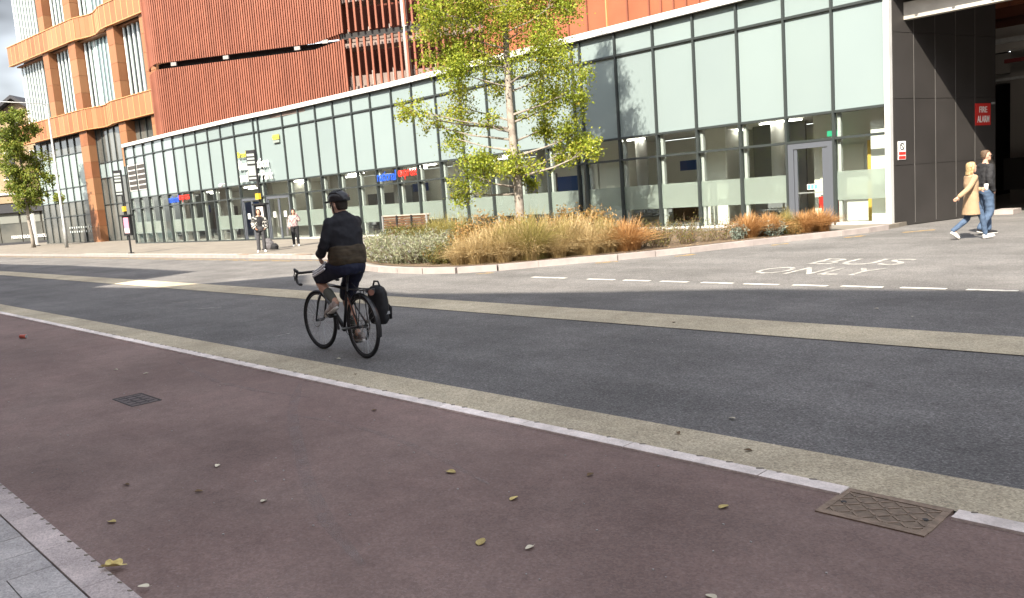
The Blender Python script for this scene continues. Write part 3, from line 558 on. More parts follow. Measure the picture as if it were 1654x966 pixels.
# ================================================================ orange office block at the left
O0 = Vector((-64.2, 26.0)); oe = Vector((-.9944, -.106)); on = Vector((.106, -.9944))*1.0; OBs = (-77, 24.6, 0)
of = root('office_block', OBs, 'orange terracotta office block with tall finned windows at the left', 'building')
def op(w_, off=0.): p = O0+oe*w_+on*off; return (p.x, p.y)
def oseg(name, a, b_, z0, z1, th, off, mt, gap=0.): return seg(name, op(b_, off), op(a, off), z0, z1, th, 0, mt, of, OBs, gap)
def wave(w_): return -.55*math.sin(PI*(w_-7.2)/6)**2 if 7.2 < w_ < 13.2 else 0.
WINS = [(1.7, 6.0), (7.2, 13.2), (14.6, 18.8), (20.0, 27.2)]
for z0, z1 in ((9.8, 11.5), (17.3, 19.0), (24.8, 26.5)):
    x = 0.
    while x < 27.3:
        wd_ = .95 if not 7 < x < 13 else .62
        o0, o1 = wave(x), wave(min(x+wd_, 27.4))
        seg('panel', op(x+wd_, .25+o1), op(x, .25+o0), z0, z1, .35, 0, m_oran, of, OBs, .012); 
        seg('panel_edge', op(x+.10, .25+o0), op(x, .25+o0), z0+.03, z1-.03, .37, 0, m_orib, of, OBs); x += wd_
    for zz in (z0-.02, z1+.02):
        for k in range(28):
            x0 = k*.98; seg('trim', op(x0+.98, .28+wave(x0+.98)), op(x0, .28+wave(x0)), zz-.03, zz+.03, .4, 0, m_orib, of, OBs)
for z0, z1 in ((11.54, 17.26), (19.04, 24.76)):
    for a, b_ in WINS:
        oseg('window_glass', a, b_, z0, z1, .05, -.75, mat('office_glass', (.10, .13, .14), .12, spec=.6))
        nf = max(4, int((b_-a)/.62))
        for k in range(nf): w_ = a+.25+(b_-a-.5)*k/(nf-1); oseg('window_fin', w_-.11, w_+.11, z0, z1, .10, -.5+wave(w_)*.6, m_wfin)
        for k in range(nf-1): w_ = a+.25+(b_-a-.5)*(k+.5)/(nf-1); oseg('blind', w_-.12, w_+.12, z0, z1, .03, -.68, mat('mint_blind', (.30, .40, .38), .5))
        oseg('window_head', a, b_, z1-.12, z1, .6, -.45, m_oran)
    for (a, b_) in ((0, 1.7), (6.0, 7.2), (13.2, 14.6), (18.8, 20.0)):
        for q in range(4):
            zz = z0+(z1-z0)*q/4; oseg('pier_panel', a, b_, zz, zz+(z1-z0)/4-.02, .9, -.22, m_oran)
for (a, b_, zb) in ((0, 1.7, 6.2), (6.0, 7.2, 6.2), (13.2, 14.7, .09)):
    zz = zb
    while zz < 9.7: oseg('pier_panel', a, b_, zz, min(zz+1.4, 9.77)-.015, .9, -.22, m_oran); zz += 1.4
m_og = mat('office_low_glass', (.055, .06, .058), .1, (.10, .10, .09), .5, 3, spec=.6)
def glazing(a, b_, rows, step):
    for z0, z1, mt in rows:
        x = a
        while x < b_-.1:
            x1 = min(x+step, b_); oseg('pane', x, x1, z0+.04, z1-.04, .05, -.55, mt, .04); x = x1
    x = a
    while x < b_+.1: oseg('mullion', x-.04, x+.04, .1, rows[-1][1], .14, -.5, m_mull); x += step
    for z0, z1, mt in rows: oseg('transom', a, b_, z0-.03, z0+.03, .12, -.5, m_mull)
glazing(14.7, 27.0, [(.1, 2.6, m_og), (2.6, 3.9, m_og), (3.9, 5.2, m_mint), (5.2, 8.2, mat('mint_grey', (.20, .25, .235), .2)), (8.2, 9.75, m_og)], 1.5)
glazing(1.7, 13.2, [(.1, 3.3, m_og), (3.3, 5.6, m_og), (5.6, 6.9, m_mint), (6.9, 9.75, m_og)], 1.15)
MB().prism([op(.0, -.8), op(27.2, -.8), op(27.2, -14), op(0, -14)], .1, 27).build('core', m_dark, of, OBs)
for q in range(26): # white manifestation dots on the doors
    ubox('glass_dot', (*op(2.2+.42*q if q < 13 else 15+.5*(q-13), -.45), 1.5), (.16, .02, .16), m_wfin, of, OBs, .1); ubox('glass_dot', (*op(2.2+.42*q if q < 13 else 15+.5*(q-13), -.45), 1.1), (.16, .02, .16), m_wfin, of, OBs, .1)
# ================================================================ old building at the far left
QB = (-102.5, 25.5, 0); m_ob = mat('tan_stucco', (.25, .185, .115), .85, (.21, .155, .10), 1.5, 5); m_slate = mat('slate', (.03, .03, .034), .7)
ob = root('old_building', QB, 'old tan gabled building with round gable window and dark shopfront', 'building', rz=HEAD)
MB().add([(-6, 0, .05), (6, 0, .05), (6, 0, 11.7), (0, 0, 15.7), (-6, 0, 11.7), (-6, 12, .05), (6, 12, .05), (6, 12, 11.7), (0, 12, 15.7), (-6, 12, 11.7)], [(0, 1, 2, 3, 4), (9, 8, 7, 6, 5), (0, 5, 6, 1), (1, 6, 7, 2), (2, 7, 8, 3), (3, 8, 9, 4), (4, 9, 5, 0)]).build('wall', m_ob, ob)
for sgn in (-1, 1):
    xe = 6.6*sgn
    MB().add([(0, -.9, 16.1), (xe, -.9, 11.7), (xe, 12, 11.7), (0, 12, 16.1), (0, -.9, 15.75), (xe, -.9, 11.35), (xe, 12, 11.35), (0, 12, 15.75)], [(0, 1, 2, 3), (4, 7, 6, 5), (0, 4, 5, 1), (1, 5, 6, 2), (2, 6, 7, 3), (3, 7, 4, 0)]).build('roof', m_slate, ob)
rw = MB().torus((-.25, -.1, 13.7), .62, .16, 'Y', 24, 6).build('round_window', m_cop, ob, smooth=True); MB().tube([(-.25, -.02, 13.7), (-.25, -.06, 13.7)], .56, 20).build('pane', m_slate, rw)
for q in (0, 1): MB().box((-.25, -.08, 13.7), (1.1 if q else .07, .06, .07 if q else 1.1)).build('glazing_bar', m_cop, rw)
ubox('cornice', (0, -.35, 11.9), (3.6, .5, .25), m_slate, ob); ubox('cornice', (0, -.3, 5.1), (12.4, .7, .9), m_ob, ob); ubox('cornice', (0, -.4, 5.65), (12.5, .9, .22), m_cop, ob); ubox('fascia', (0, -.25, 4.1), (12.2, .6, 1.0), m_slate, ob)
for x_ in (-4.4, -1.6, 1.6, 4.4):
    wf = ubox('window', (x_, -.04, 8.6), (1.2, .12, 2.6), m_slate, ob); ubox('window_head', (x_, -.08, 10.05), (1.6, .2, .25), m_cop, ob); ubox('window_sill', (x_, -.1, 7.2), (1.5, .24, .14), m_cop, ob)
for x_ in (-4.8, -2.45, -.1, 2.25, 4.6): ubox('shop_window', (x_, -.06, 1.9), (2.25, .14, 3.5), m_og, ob); ubox('window_screen', (x_, -.15, 3.0), (2.1, .06, 1.1), mat('shop_screen', (.15, .155, .14), .4), ob)
ubox('plinth', (0, -.12, .2), (12.2, .2, .3), m_slate, ob)
wall_text('lettering', 'PRIVATE GROUP WORKOUT', m_ltr, (-2.45, -.22), .72, 4.05, .36, 0, ob, None, .02, .01)
# ================================================================ street furniture
GB = (-1.54, 3.79, 0)
gc = root('gully_cover', GB, 'rusty iron access cover with criss cross tread interrupting the pale edging', 'cover')
for c_, d_ in (((-1.54, 3.63, -.016), (.50, .045, .03)), ((-1.54, 3.955, -.016), (.50, .045, .03)), ((-1.775, 3.79, -.016), (.035, .28, .03)), ((-1.305, 3.79, -.016), (.035, .28, .03))): ubox('frame', c_, d_, m_iron, gc, GB)
MB().box((-1.54, 3.79, -.0195), (.435, .28, .03)).build('plate', mat('cover_iron', (.20, .152, .112), .8, (.125, .096, .072), 25, 6, .35, .65, .3, 90), gc, GB)
tr = MB()
for iy in range(5):
    for ix in range(8):
        x_ = -1.735+.0555*ix+(.0 if iy % 2 else .0); y_ = 3.675+.057*iy
        tr.box((x_, y_, -.004), (.054, .011, .006), .75 if (ix+iy) % 2 else -.75)
tag(tr.build('tread', m_iron, gc, GB), kind='stuff')
for q in (-.19, .19): MB().tube([(-1.54+q, 3.79, -.012), (-1.54+q, 3.79, -.0005)], .014, 8).build('key_hole', m_joint, gc, GB)
HB = (-7.78, 2.57, 0); hc = root('inspection_cover', HB, 'small square inspection cover in the red cycle lane', 'cover')
for c_, d_ in (((-7.78, 2.445, -.01), (.50, .012, .012)), ((-7.78, 2.70, -.01), (.50, .012, .012)), ((-8.03, 2.57, -.01), (.012, .25, .012)), ((-7.53, 2.57, -.01), (.012, .25, .012))): ubox('frame', c_, d_, m_joint, hc, HB)
MB().box((-7.78, 2.57, -.010), (.48, .24, .008)).build('plate', mat('cover_red', (.12, .092, .09), .8, (.085, .07, .068), 30, 5, .4, .6), hc, HB)
for q in range(4): ubox('rib', (-7.95+.11*q, 2.57, -.005), (.012, .2, .004), m_joint, hc, HB); 
for q in range(2): ubox('rib', (-7.78, 2.53+.08*q, -.0052), (.4, .01, .004), m_joint, hc, HB)
# lamp post
LB = (-67.1, 18.7, .095); lp = root('lamp_post', LB, 'tall grey lamp post with an arm over the road', 'lamp post')
MB().tube([(0, 0, 0), (0, 0, 1.4), (0, 0, 1.45), (0, 0, 10.5)], [.12, .12, .09, .06], 12).build('column', m_steel, lp, smooth=True)
MB().tube([(0, 0, 10.35), (-.05, -.25, 10.5), (-.3, -3.2, 10.62)], .035, 8).build('arm', m_steel, lp, smooth=True); MB().box((-.32, -3.5, 10.62), (.22, .75, .10)).build('lamp_head', m_steel, lp)
# bus stops
m_flag = mat('flag_grey', (.27, .30, .29), .5); m_case = mat('case_black', (.02, .02, .022), .45); m_yb = mat('box_yellow', (.58, .38, .03), .5); m_pink = mat('poster_pink', (.50, .20, .27), .5); m_post = mat('poster_pale', (.55, .53, .52), .5)
def bus_stop(x, y, label, pink):
    r_ = root('bus_stop', (x, y, .095), label, 'bus stop', 'bus stop poles on the far pavement')
    MB().tube([(0, 0, 0), (0, 0, 4.05)], .045, 10).build('pole', m_case, r_); MB().tube([(0, 0, 0), (0, 0, .05)], .14, 12).build('base', m_case, r_)
    fl = MB().box((-.09, -.15, 3.42), (.34, .04, 1.24), HEAD).build('flag', m_case, r_)
    for z0, z1, mm in ((3.80, 3.90, m_flag), (3.66, 3.74, m_flag), (3.50, 3.60, m_flag), (3.02, 3.42, m_flag), (2.88, 2.96, m_flag)): MB().box((-.09, -.15, (z0+z1)/2), (.30, .05, z1-z0), HEAD).build('flag_panel', mm, fl)
    MB().box((0, -.06, 2.18), (.24, .12, .24)).build('yellow_box', m_yb, r_)
    cs = MB().box((.02, -.02, 1.36), (.56, .10, .95), .3).build('timetable_case', m_case, r_); MB().box((.02, -.02, 1.86), (.72, .24, .07), .3).build('case_top', m_case, r_)
    MB().box((.02, -.02, 1.38), (.36, .112, .76), .3).build('poster', m_pink if pink else m_post, cs); 
    if pink: MB().box((.02, -.02, 1.12), (.36, .116, .22), .3).build('poster_foot', m_post, cs)
    else: MB().tube([(.02, -.02, 1.5), (.04, -.085, 1.5)], .09, 14).build('poster_emblem', mat('emblem_grey', (.12, .12, .13), .5), cs)
    return r_
bus_stop(-31.3, 16.1, 'bus stop pole with pale timetable case behind the woman in the checked coat', False)
bus_stop(-41.9, 14.5, 'bus stop pole with pink poster standing alone at the left', True)
# free-standing white panel sign by the office
ps = root('panel_sign', (-84.5, 21.0, .095), 'slim white information panel standing outside the office block', 'sign')
MB().box((0, 0, 1.5), (1.15, .14, 2.9)).build('panel', m_cop, ps); MB().box((0, -.08, .9), (.7, .02, .5)).build('print', m_flag, ps); MB().box((0, 0, .04), (1.3, .4, .08)).build('base', m_case, ps)
# CCTV dome on the front
dc = root('security_camera', (-46.0, ft(-46)-.1, 3.3), 'white dome camera fixed under the mint panels left of the doors', 'camera')
MB().tube([(0, .1, .1), (0, -.25, .1)], .03, 8).build('bracket', m_cop, dc); MB().ball((0, -.28, .02), (.13, .13, .13)).build('dome', m_cop, dc, smooth=True)
# bench
BN = (-27.5, 20.5, .095); bn = root('bench', BN, 'long dark timber bench seen from behind beside the planting', 'bench')
for q in range(5): ubox('back_slat', (0, -.02-.022*(4-q)+.02, .50+.105*q), (3.1, .04, .085), m_wood, bn)
ubox('top_rail', (0, .0, .99), (3.2, .10, .04), mat('bench_rail', (.34, .30, .25), .6), bn)
for q in range(5): ubox('seat_slat', (0, .10+.10*q, .43), (3.1, .085, .04), m_wood, bn)
for x_ in (-1.5, -.5, .5, 1.5):
    ubox('back_post', (x_, -.10, .52), (.06, .05, .95), m_steel if abs(x_) > 1 else m_case, bn); ubox('leg', (x_, .5, .21), (.06, .06, .42), m_steel, bn); ubox('bearer', (x_, .22, .385), (.05, .55, .05), m_case, bn)
# ---------------------------------------------------------------- litter and fallen leaves
m_leafy = mat('fallen_yellow', (.55, .45, .18), .7, (.42, .31, .11), 60, 4, .4, .6, rnd=.2); m_leafb = mat('fallen_brown', (.13, .085, .045), .8, rnd=.25); m_leafp = mat('fallen_pale', (.55, .50, .38), .7, rnd=.2)
def leaf_mesh(name, L, Wd, curl, lobes, mt):
    ps = []; n_ = 22
    for i in range(n_):
        t = 2*PI*i/n_; r = 1.0
        if lobes: r = .55+.45*abs(math.cos(2.5*t))
        ps.append((L/2*r*math.cos(t), Wd/2*r*math.sin(t)*(1-.35*math.cos(t))))
    vs = [(0, 0, .002)]+[(x, y, .003+curl*(abs(y)/Wd*2)**2*.6*Wd+curl*.25*max(0, x)) for x, y in ps]; fs = [(0, 1+i, 1+(i+1) % n_) for i in range(n_)]
    vs += [(-L/2, .001, .003), (-L/2, -.001, .003), (-L*.85, 0, .008)]; fs += [(n_+1, n_+2, n_+3)]
    k = len(vs); top = [(x, y, z+.0012) for x, y, z in vs]; fs += [tuple(reversed([i+k for i in f])) for f in fs]
    return MB().add(vs+top, fs).mesh(name, mt)
LM = {'y': [leaf_mesh('leaf_yellow', .058, .034, .25, False, m_leafy), leaf_mesh('leaf_yellow_wide', .062, .045, .2, False, m_leafy)], 'b': [leaf_mesh('leaf_brown', .05, .026, .4, False, m_leafb)], 'p': [leaf_mesh('leaf_pale', .05, .03, .25, False, m_leafp)], 'm': [leaf_mesh('leaf_lobed', .12, .095, .5, True, m_leafy)]}
LV = [(-4.69, 1.34, 'y', 'small yellow leaf on the red lane near the paving slabs'), (-5.14, 2.14, 'p', 'pale leaf on the red lane below the inspection cover'), (-4.26, 2.01, 'p', 'pale leaf on the red lane, middle of the left half'), (-3.73, 2.95, 'y', 'bright yellow leaf near the centre of the red lane'), (-3.11, 2.87, 'y', 'curled yellow leaf right of centre on the red lane'), (-3.01, 3.38, 'b', 'brown leaf on the red lane close to the pale edging'), (-2.84, 2.39, 'y', 'pale yellow leaf at the bottom centre of the red lane'), (-2.16, 3.40, 'y', 'yellow leaf left of the rusty access cover'), (-4.02, 1.13, 'm', 'large lobed yellow leaf lying on the kerb'), (-3.68, 1.14, 'p', 'pale leaf against the kerb in the bottom left corner'), (-2.61, 2.48, 'p', 'tiny pale leaf at the bottom of the red lane'), (-2.94, 4.77, 'p', 'pale leaf on the grey asphalt above the buff strip'), (-7.61, 4.62, 'p', 'pale leaf under the bicycle'), (-4.75, 1.85, 'b', 'dark twig like leaf on the left of the red lane'), (-3.04, 4.29, 'b', 'brown leaf on the buff strip'), (-2.50, 4.22, 'b', 'dark brown leaf on the buff strip near the access cover'), (-5.28, 1.62, 'b', 'small dark leaf above the paving slabs'), (-1.72, 2.59, 'p', 'pale leaf at the bottom edge right of centre'), (-6.71, 4.24, 'b', 'brown leaf on the buff strip behind the bicycle'), (-5.39, 3.54, 'b', 'small dark leaf on the red lane below the bicycle'), (-5.55, 7.85, 'b', 'brown leaf on the far buff strip'), (-3.9, 9.5, 'p', 'pale leaf on the dark asphalt beyond the far buff strip'), (-3.35, 9.1, 'p', 'pale leaf farthest right on the dark asphalt'), (-9.6, 3.0, 'p', 'pale scrap left of the inspection cover'), (-9.0, 3.1, 'p', 'pale scrap above the inspection cover')]
for i, (x, y, k, lb) in enumerate(LV):
    o = bpy.data.objects.new('fallen_leaf', random.choice(LM[k])); zz = .014 if y < 1.2 else (-.004 if not 3.97 < y < 4.42 else .0)
    o.location = (x, y, zz); o.rotation_euler = (random.uniform(-.15, .15), random.uniform(-.15, .15), random.uniform(0, 6.28)); C.objects.link(o); tag(o, lb, 'leaf', 'fallen leaves')
cn_ = root('drink_can', (-14.0, 3.13, .024), 'crumpled red drink can lying on the red lane', 'can', rz=.5)
MB().tube([(-.058, 0, 0), (-.05, 0, 0), (-.01, .002, .002), (.03, -.002, 0), (.05, 0, 0), (.058, 0, 0)], [.024, .031, .029, .030, .031, .024], 14).build('can_body', mat('can_red', (.42, .09, .06), .35, spec=.5), cn_, smooth=True)
for q in (-1, 1): MB().tube([(.0585*q, 0, 0), (.061*q, 0, 0)], .024, 14).build('can_end', m_steel, cn_)
gr = MB()   # loose grit scattered over the lane and road: nobody could count it
for q in range(520):
    x, y = rng.uniform(-16, 1.5), rng.uniform(1.2, 7.4); r = rng.uniform(.002, .0055)
    if 3.85 < y < 4.45: continue
    gr.box((x, y, -.008+r*.6), (r*2, r*1.5, r), rng.uniform(0, 3))
tag(gr.build('loose_grit', mat('grit', (.33, .31, .29), .8)), 'pale grit scattered over the lane and road', 'grit', kind='stuff')
# ================================================================ vegetation
def leaf_cloud(name, mt, cen, nrm_up, size, aspect, ncol=None):
    """many small pointed leaves (4 triangles each, folded along the midrib) as one mesh; per-leaf random value in attribute 'rv'"""
    n_ = len(cen); d = rng.normal(size=(n_, 3)); d[:, 2] -= .35; d /= np.linalg.norm(d, axis=1)[:, None]
    up_ = rng.normal(size=(n_, 3))+nrm_up; sd = np.cross(d, up_); sd /= np.linalg.norm(sd, axis=1)[:, None]+1e-9; nn = np.cross(sd, d)
    L = size*rng.uniform(.65, 1.25, n_)[:, None]; Wd = L*aspect
    v = np.stack([cen-d*L*.5, cen+sd*Wd*.5+nn*L*.12-d*L*.05, cen+d*L*.55, cen-sd*Wd*.5+nn*L*.12-d*L*.05], 1).reshape(-1, 3)
    i = np.arange(n_)*4; f = np.concatenate([np.stack([i, i+1, i+2], 1), np.stack([i, i+2, i+3], 1)])
    me = bpy.data.meshes.new(name); me.vertices.add(len(v)); me.vertices.foreach_set('co', v.ravel()); me.loops.add(len(f)*3); me.loops.foreach_set('vertex_index', f.ravel().astype(np.int32))
    me.polygons.add(len(f)); me.polygons.foreach_set('loop_start', np.arange(len(f))*3); me.update()
    at = me.attributes.new('rv', 'FLOAT', 'POINT'); at.data.foreach_set('value', np.repeat(rng.uniform(0, 1, n_) if ncol is None else ncol, 4).astype(np.float32)); me.materials.append(mt); me.validate(); return me
def leafmat(name, stops, trans=.35, rough=.55):
    m = bpy.data.materials.new(name); m.use_nodes = True; n = m.node_tree.nodes; l = m.node_tree.links; b = n['Principled BSDF']; b.inputs['Roughness'].default_value = rough; b.inputs['Specular IOR Level'].default_value = .3
    a = n.new('ShaderNodeAttribute'); a.attribute_name = 'rv'; r = n.new('ShaderNodeValToRGB'); l.new(a.outputs['Fac'], r.inputs[0])
    while len(r.color_ramp.elements) < len(stops): r.color_ramp.elements.new(.5)
    for e, (p, c) in zip(r.color_ramp.elements, stops): e.position = p; e.color = (*c, 1)
    l.new(r.outputs[0], b.inputs['Base Color']); t = n.new('ShaderNodeBsdfTranslucent'); l.new(r.outputs[0], t.inputs[0]); x = n.new('ShaderNodeMixShader'); x.inputs[0].default_value = trans
    l.new(b.outputs[0], x.inputs[1]); l.new(t.outputs[0], x.inputs[2]); l.new(x.outputs[0], n['Material Output'].inputs[0]); return m
m_tl = leafmat('tree_leaf', [(0, (.13, .175, .018)), (.35, (.245, .30, .030)), (.7, (.34, .36, .045)), (.93, (.44, .38, .055)), (1, (.30, .14, .03))], .45)
m_tl2 = leafmat('small_tree_leaf', [(0, (.09, .13, .022)), (.5, (.19, .235, .040)), (.88, (.27, .27, .05)), (1, (.25, .13, .03))], .45)
LAT = Vector((math.cos(HEAD), math.sin(HEAD), 0)); DEP = Vector((-math.sin(HEAD), math.cos(HEAD), 0))
def tree(name, base, h, rad, lobes, nleaf, lsize, mt, label, lean=0.):
    """lobes: (lateral, depth, height, radius, weight); limbs run from the trunk to each lobe, twigs spread inside it"""
    rt = root(name, base, label, 'tree'); B = Vector(base)
    tp = lambda z: Vector((.06*math.sin(z*.9)+lean*z, .05*math.cos(z*1.1)-.05, z)); zs = np.linspace(-.05, h*.96, 16)
    MB().tube([tp(z) for z in zs], [max(.012, rad*(1.12 if z < .15 else 1)*(1-.93*z/h)) for z in zs], 12).build('trunk', m_bark, rt, smooth=True)
    br = MB(); cen = []; col = []
    tot = sum(l_[4] for l_ in lobes)
    for (la, de, z, r, wt) in lobes:
        c = LAT*la+DEP*de+Vector((0, 0, z)); z0 = max(1.5, z-.22*abs(la)-.15*abs(de)-.15*r); p0 = tp(z0); rr = rad*(1-.9*z0/h)*.34
        mid = p0.lerp(c, .5)+Vector((0, 0, -.10+.12*random.random()))
        br.tube([p0, mid, c], [max(.012, rr), max(.009, rr*.55), .007], 6)
        nt_ = max(5, int(10*r)); tips = []
        for _ in range(nt_):
            q = rng.normal(size=3); q /= np.linalg.norm(q); q *= r*rng.uniform(.5, 1.0)**.6; q[2] *= .85
            s0 = mid.lerp(c, random.uniform(.2, 1)); e = c+Vector(q); br.tube([s0, s0.lerp(e, .55)+Vector((0, 0, .05)), e], [.007, .005, .003], 4, False); tips.append((s0, e))
        n_ = int(nleaf*wt/tot); lc = rng.uniform(-.12, .12)
        k = rng.integers(0, nt_, n_); u_ = rng.uniform(.35, 1.08, n_)**.8
        S = np.array([list(t_[0]) for t_ in tips]); E_ = np.array([list(t_[1]) for t_ in tips])
        p = S[k]+(E_[k]-S[k])*u_[:, None]+rng.normal(size=(n_, 3))*r*.20; cen.append(p); col.append(np.clip(rng.normal(.48+lc, .22, n_), 0, .98))
    tag(br.build('branches', m_bark, rt), kind='stuff')
    o = bpy.data.objects.new('crown', leaf_cloud('crown', mt, np.concatenate(cen), np.array([0, 0, 1.2]), lsize, .72, np.concatenate(col))); link(o, rt); tag(o, kind='stuff'); return rt
K = 1/59.0
def L_(px, py, rpx, de, wt):   # lobe given in photo-like grid units round the trunk foot
    return ((px-838+.055*(py-360))*K, de, .85+(360-py)*K, rpx*K*1.13, wt)
LB_ = [L_(815, 95, 55, .2, 3), L_(760, 60, 50, .6, 3), L_(750, 120, 42, -.5, 2.6), L_(765, 175, 40, .7, 2), L_(748, 225, 30, .2, .9), L_(770, 285, 36, -.4, 2), L_(750, 312, 26, .4, 1.0), L_(795, 270, 22, .5, .6), L_(845, 278, 34, -.6, 1.7), L_(860, 300, 20, .5, .7),
       L_(690, 178, 26, -.2, .7), L_(668, 178, 16, 0, .3), L_(712, 200, 20, .3, .35), L_(880, 60, 60, .8, 3.2), L_(930, 40, 45, -.6, 2.6), L_(945, 15, 36, 0, 1.6), L_(890, 125, 48, -.9, 2.6), L_(925, 130, 48, .8, 2.8), L_(915, 185, 44, .3, 2.4), L_(950, 165, 32, -.6, 1.4), L_(900, 215, 28, .9, 1.0),
       L_(945, 235, 34, 0, 2.0), L_(962, 262, 26, -.4, 1.3), L_(925, 258, 24, .5, .8), L_(835, 40, 50, -.9, 2.6), L_(790, 20, 50, -.2, 2.8), L_(735, 85, 26, .9, .8), L_(840, 150, 30, .3, .5), L_(800, 205, 24, -.5, .35), L_(870, 200, 20, .2, .3), L_(730, 30, 30, -.5, 1.2), L_(895, 5, 50, .4, 2.4)]
for z, n_, R in ((7.6, 7, 1.9), (8.9, 7, 1.7), (10.1, 6, 1.35), (11.2, 5, .9), (12.1, 3, .5)):
    for q in range(n_):
        a = 2*PI*q/n_+z; LB_.append((R*.75*math.cos(a), R*.75*math.sin(a), z+random.uniform(-.3, .3), .62+.2*random.random(), 2.0))
tree('street_tree', (-16.04, 15.8, .10), 12.6, .135, LB_, 84000, .072, m_tl, 'tall tree with yellow green autumn leaves in the planting bed')
SL = [(random.uniform(-1, 1)*1.7*(1-abs(z-6.8)/6.2), random.uniform(-1, 1)*1.4, z, random.uniform(.7, 1.05), 1.) for z in np.linspace(3.6, 11.2, 34)]
SL += [(2.6, 0, 3.9, .6, .8), (1.9, .3, 5.6, .7, .8), (-1.7, 0, 7.2, .8, .9)]
tree('street_tree', (-78.0, 19.2, .095), 11.6, .16, SL, 15000, .19, m_tl2, 'smaller green tree at the far left beside the lamp post')
# ---------------------------------------------------------------- grasses and shrubs
def grassmat(name, c0, c1, c2):
    m = leafmat(name, [(0, c0), (.5, c1), (1, c2)], .3, .6); return m
def tuft(name, mt, n_, h, spread, droop, wid, base=.08, seg_=5, plume=0.):
    vs = []; fs = []; rv = []
    for b_ in range(n_):
        a = rng.uniform(0, 2*PI); d = np.array([math.cos(a), math.sin(a), 0]); k = rng.uniform(.0, 1)**.7; H = h*rng.uniform(.6, 1.08)*(1-.25*k); out = spread*k*rng.uniform(.7, 1.2)
        p0 = d*base*rng.uniform(0, 1)+rng.normal(size=3)*.01; p0[2] = 0; side = np.array([-d[1], d[0], 0])+rng.normal(size=3)*.3; side /= np.linalg.norm(side); r_ = rng.uniform(0, 1); i0 = len(vs); bend = rng.normal(size=3)*np.array([.14, .14, .04])*h
        for j in range(seg_+1):
            t = j/seg_; z = H*(1.25*t-droop*(.25+k)*t**2.4); p = p0+d*out*t**1.6+bend*t*t+np.array([0, 0, z])+rng.normal(size=3)*.004
            w_ = wid*(1-t)**.6+(.0 if not plume else plume*math.exp(-((t-.85)/.12)**2))+.0006
            vs += [tuple(p-side*w_), tuple(p+side*w_)]; rv += [min(1, max(0, .3+.5*t*r_+.35*(r_-.5)))]*2
        fs += [(i0+2*j, i0+2*j+1, i0+2*j+3, i0+2*j+2) for j in range(seg_)]
    me = bpy.data.meshes.new(name); me.from_pydata(vs, [], fs); at = me.attributes.new('rv', 'FLOAT', 'POINT'); at.data.foreach_set('value', np.array(rv, np.float32)); me.materials.append(mt); return me
def shrub(name, mt, n_, rx, rz, lsize, asp, stems=22, upright=.0):
    """returns (leaf mesh, stem mesh)"""
    sb_ = MB(); cen = []; tips = []
    for _ in range(stems):
        a = rng.uniform(0, 2*PI); k = rng.uniform(.1, 1)**.6; e = Vector((rx*k*math.cos(a), rx*k*math.sin(a), rz*(1.0-.45*k*k)*rng.uniform(.75, 1.1))); s0 = Vector((.3*e.x, .3*e.y, 0))
        m_ = s0.lerp(e, .5)+Vector((0, 0, .06)); sb_.tube([s0, m_, e], [.006, .004, .002], 4, False); tips.append((s0, m_, e))
    k = rng.integers(0, stems, n_); u_ = rng.uniform(.12, 1.06, n_)
    S = np.array([list(t[0]) for t in tips])[k]; E_ = np.array([list(t[2]) for t in tips])[k]
    cen = S+(E_-S)*u_[:, None]+rng.normal(size=(n_, 3))*rx*.10; cen[:, 2] = np.maximum(cen[:, 2], .02)
    return leaf_cloud(name, mt, cen, np.array([0, 0, 1.]), lsize, asp), sb_.mesh(name+'_stems', m_twig)
m_twig = mat('twig', (.12, .085, .055), .85)
g_blond = grassmat('blond_grass', (.24, .165, .065), (.42, .31, .15), (.55, .44, .26)); g_orange = grassmat('orange_grass', (.25, .125, .045), (.42, .225, .085), (.54, .345, .16)); g_olive = grassmat('olive_grass', (.11, .105, .03), (.25, .215, .06), (.42, .34, .14))
s_grey = leafmat('lavender_leaf', [(0, (.16, .18, .09)), (.55, (.29, .31, .19)), (.85, (.42, .41, .28)), (1, (.28, .26, .33))], .3); s_green = leafmat('hedge_leaf', [(0, (.055, .065, .015)), (.5, (.12, .12, .03)), (.85, (.20, .16, .045)), (1, (.23, .10, .03))]); s_rust = leafmat('rust_leaf', [(0, (.12, .11, .03)), (.4, (.26, .165, .05)), (.75, (.36, .20, .07)), (1, (.42, .28, .12))]); s_silver = leafmat('silver_leaf', [(0, (.10, .14, .11)), (.6, (.19, .24, .20)), (1, (.27, .30, .25))], .2)
TU = {'blond': [tuft('blond_tuft', g_blond, 1250, 1.0, .66, .60, .0024, .34, 6, .0030) for _ in range(3)], 'orange': [tuft('orange_tuft', g_orange, 1500, .56, .54, .46, .0023, .22, 5, .0024) for _ in range(2)], 'olive': [tuft('olive_tuft', g_olive, 1200, 1.04, .62, .52, .0026, .32, 6, .0022) for _ in range(2)]}
SH = {'lavender': [shrub('lavender', s_grey, 1500, .46, .52, .075, .16, 70) for _ in range(3)], 'hedge': [shrub('hedge', s_green, 2400, .52, .60, .055, .5, 34) for _ in range(2)], 'rust': [shrub('rust_shrub', s_rust, 2600, .55, .90, .055, .55, 46) for _ in range(2)], 'silver': [shrub('silver_shrub', s_silver, 700, .30, .32, .05, .35, 22) for _ in range(2)], 'thin': [shrub('thin_shrub', s_green, 420, .42, .66, .045, .45, 26) for _ in range(2)]}
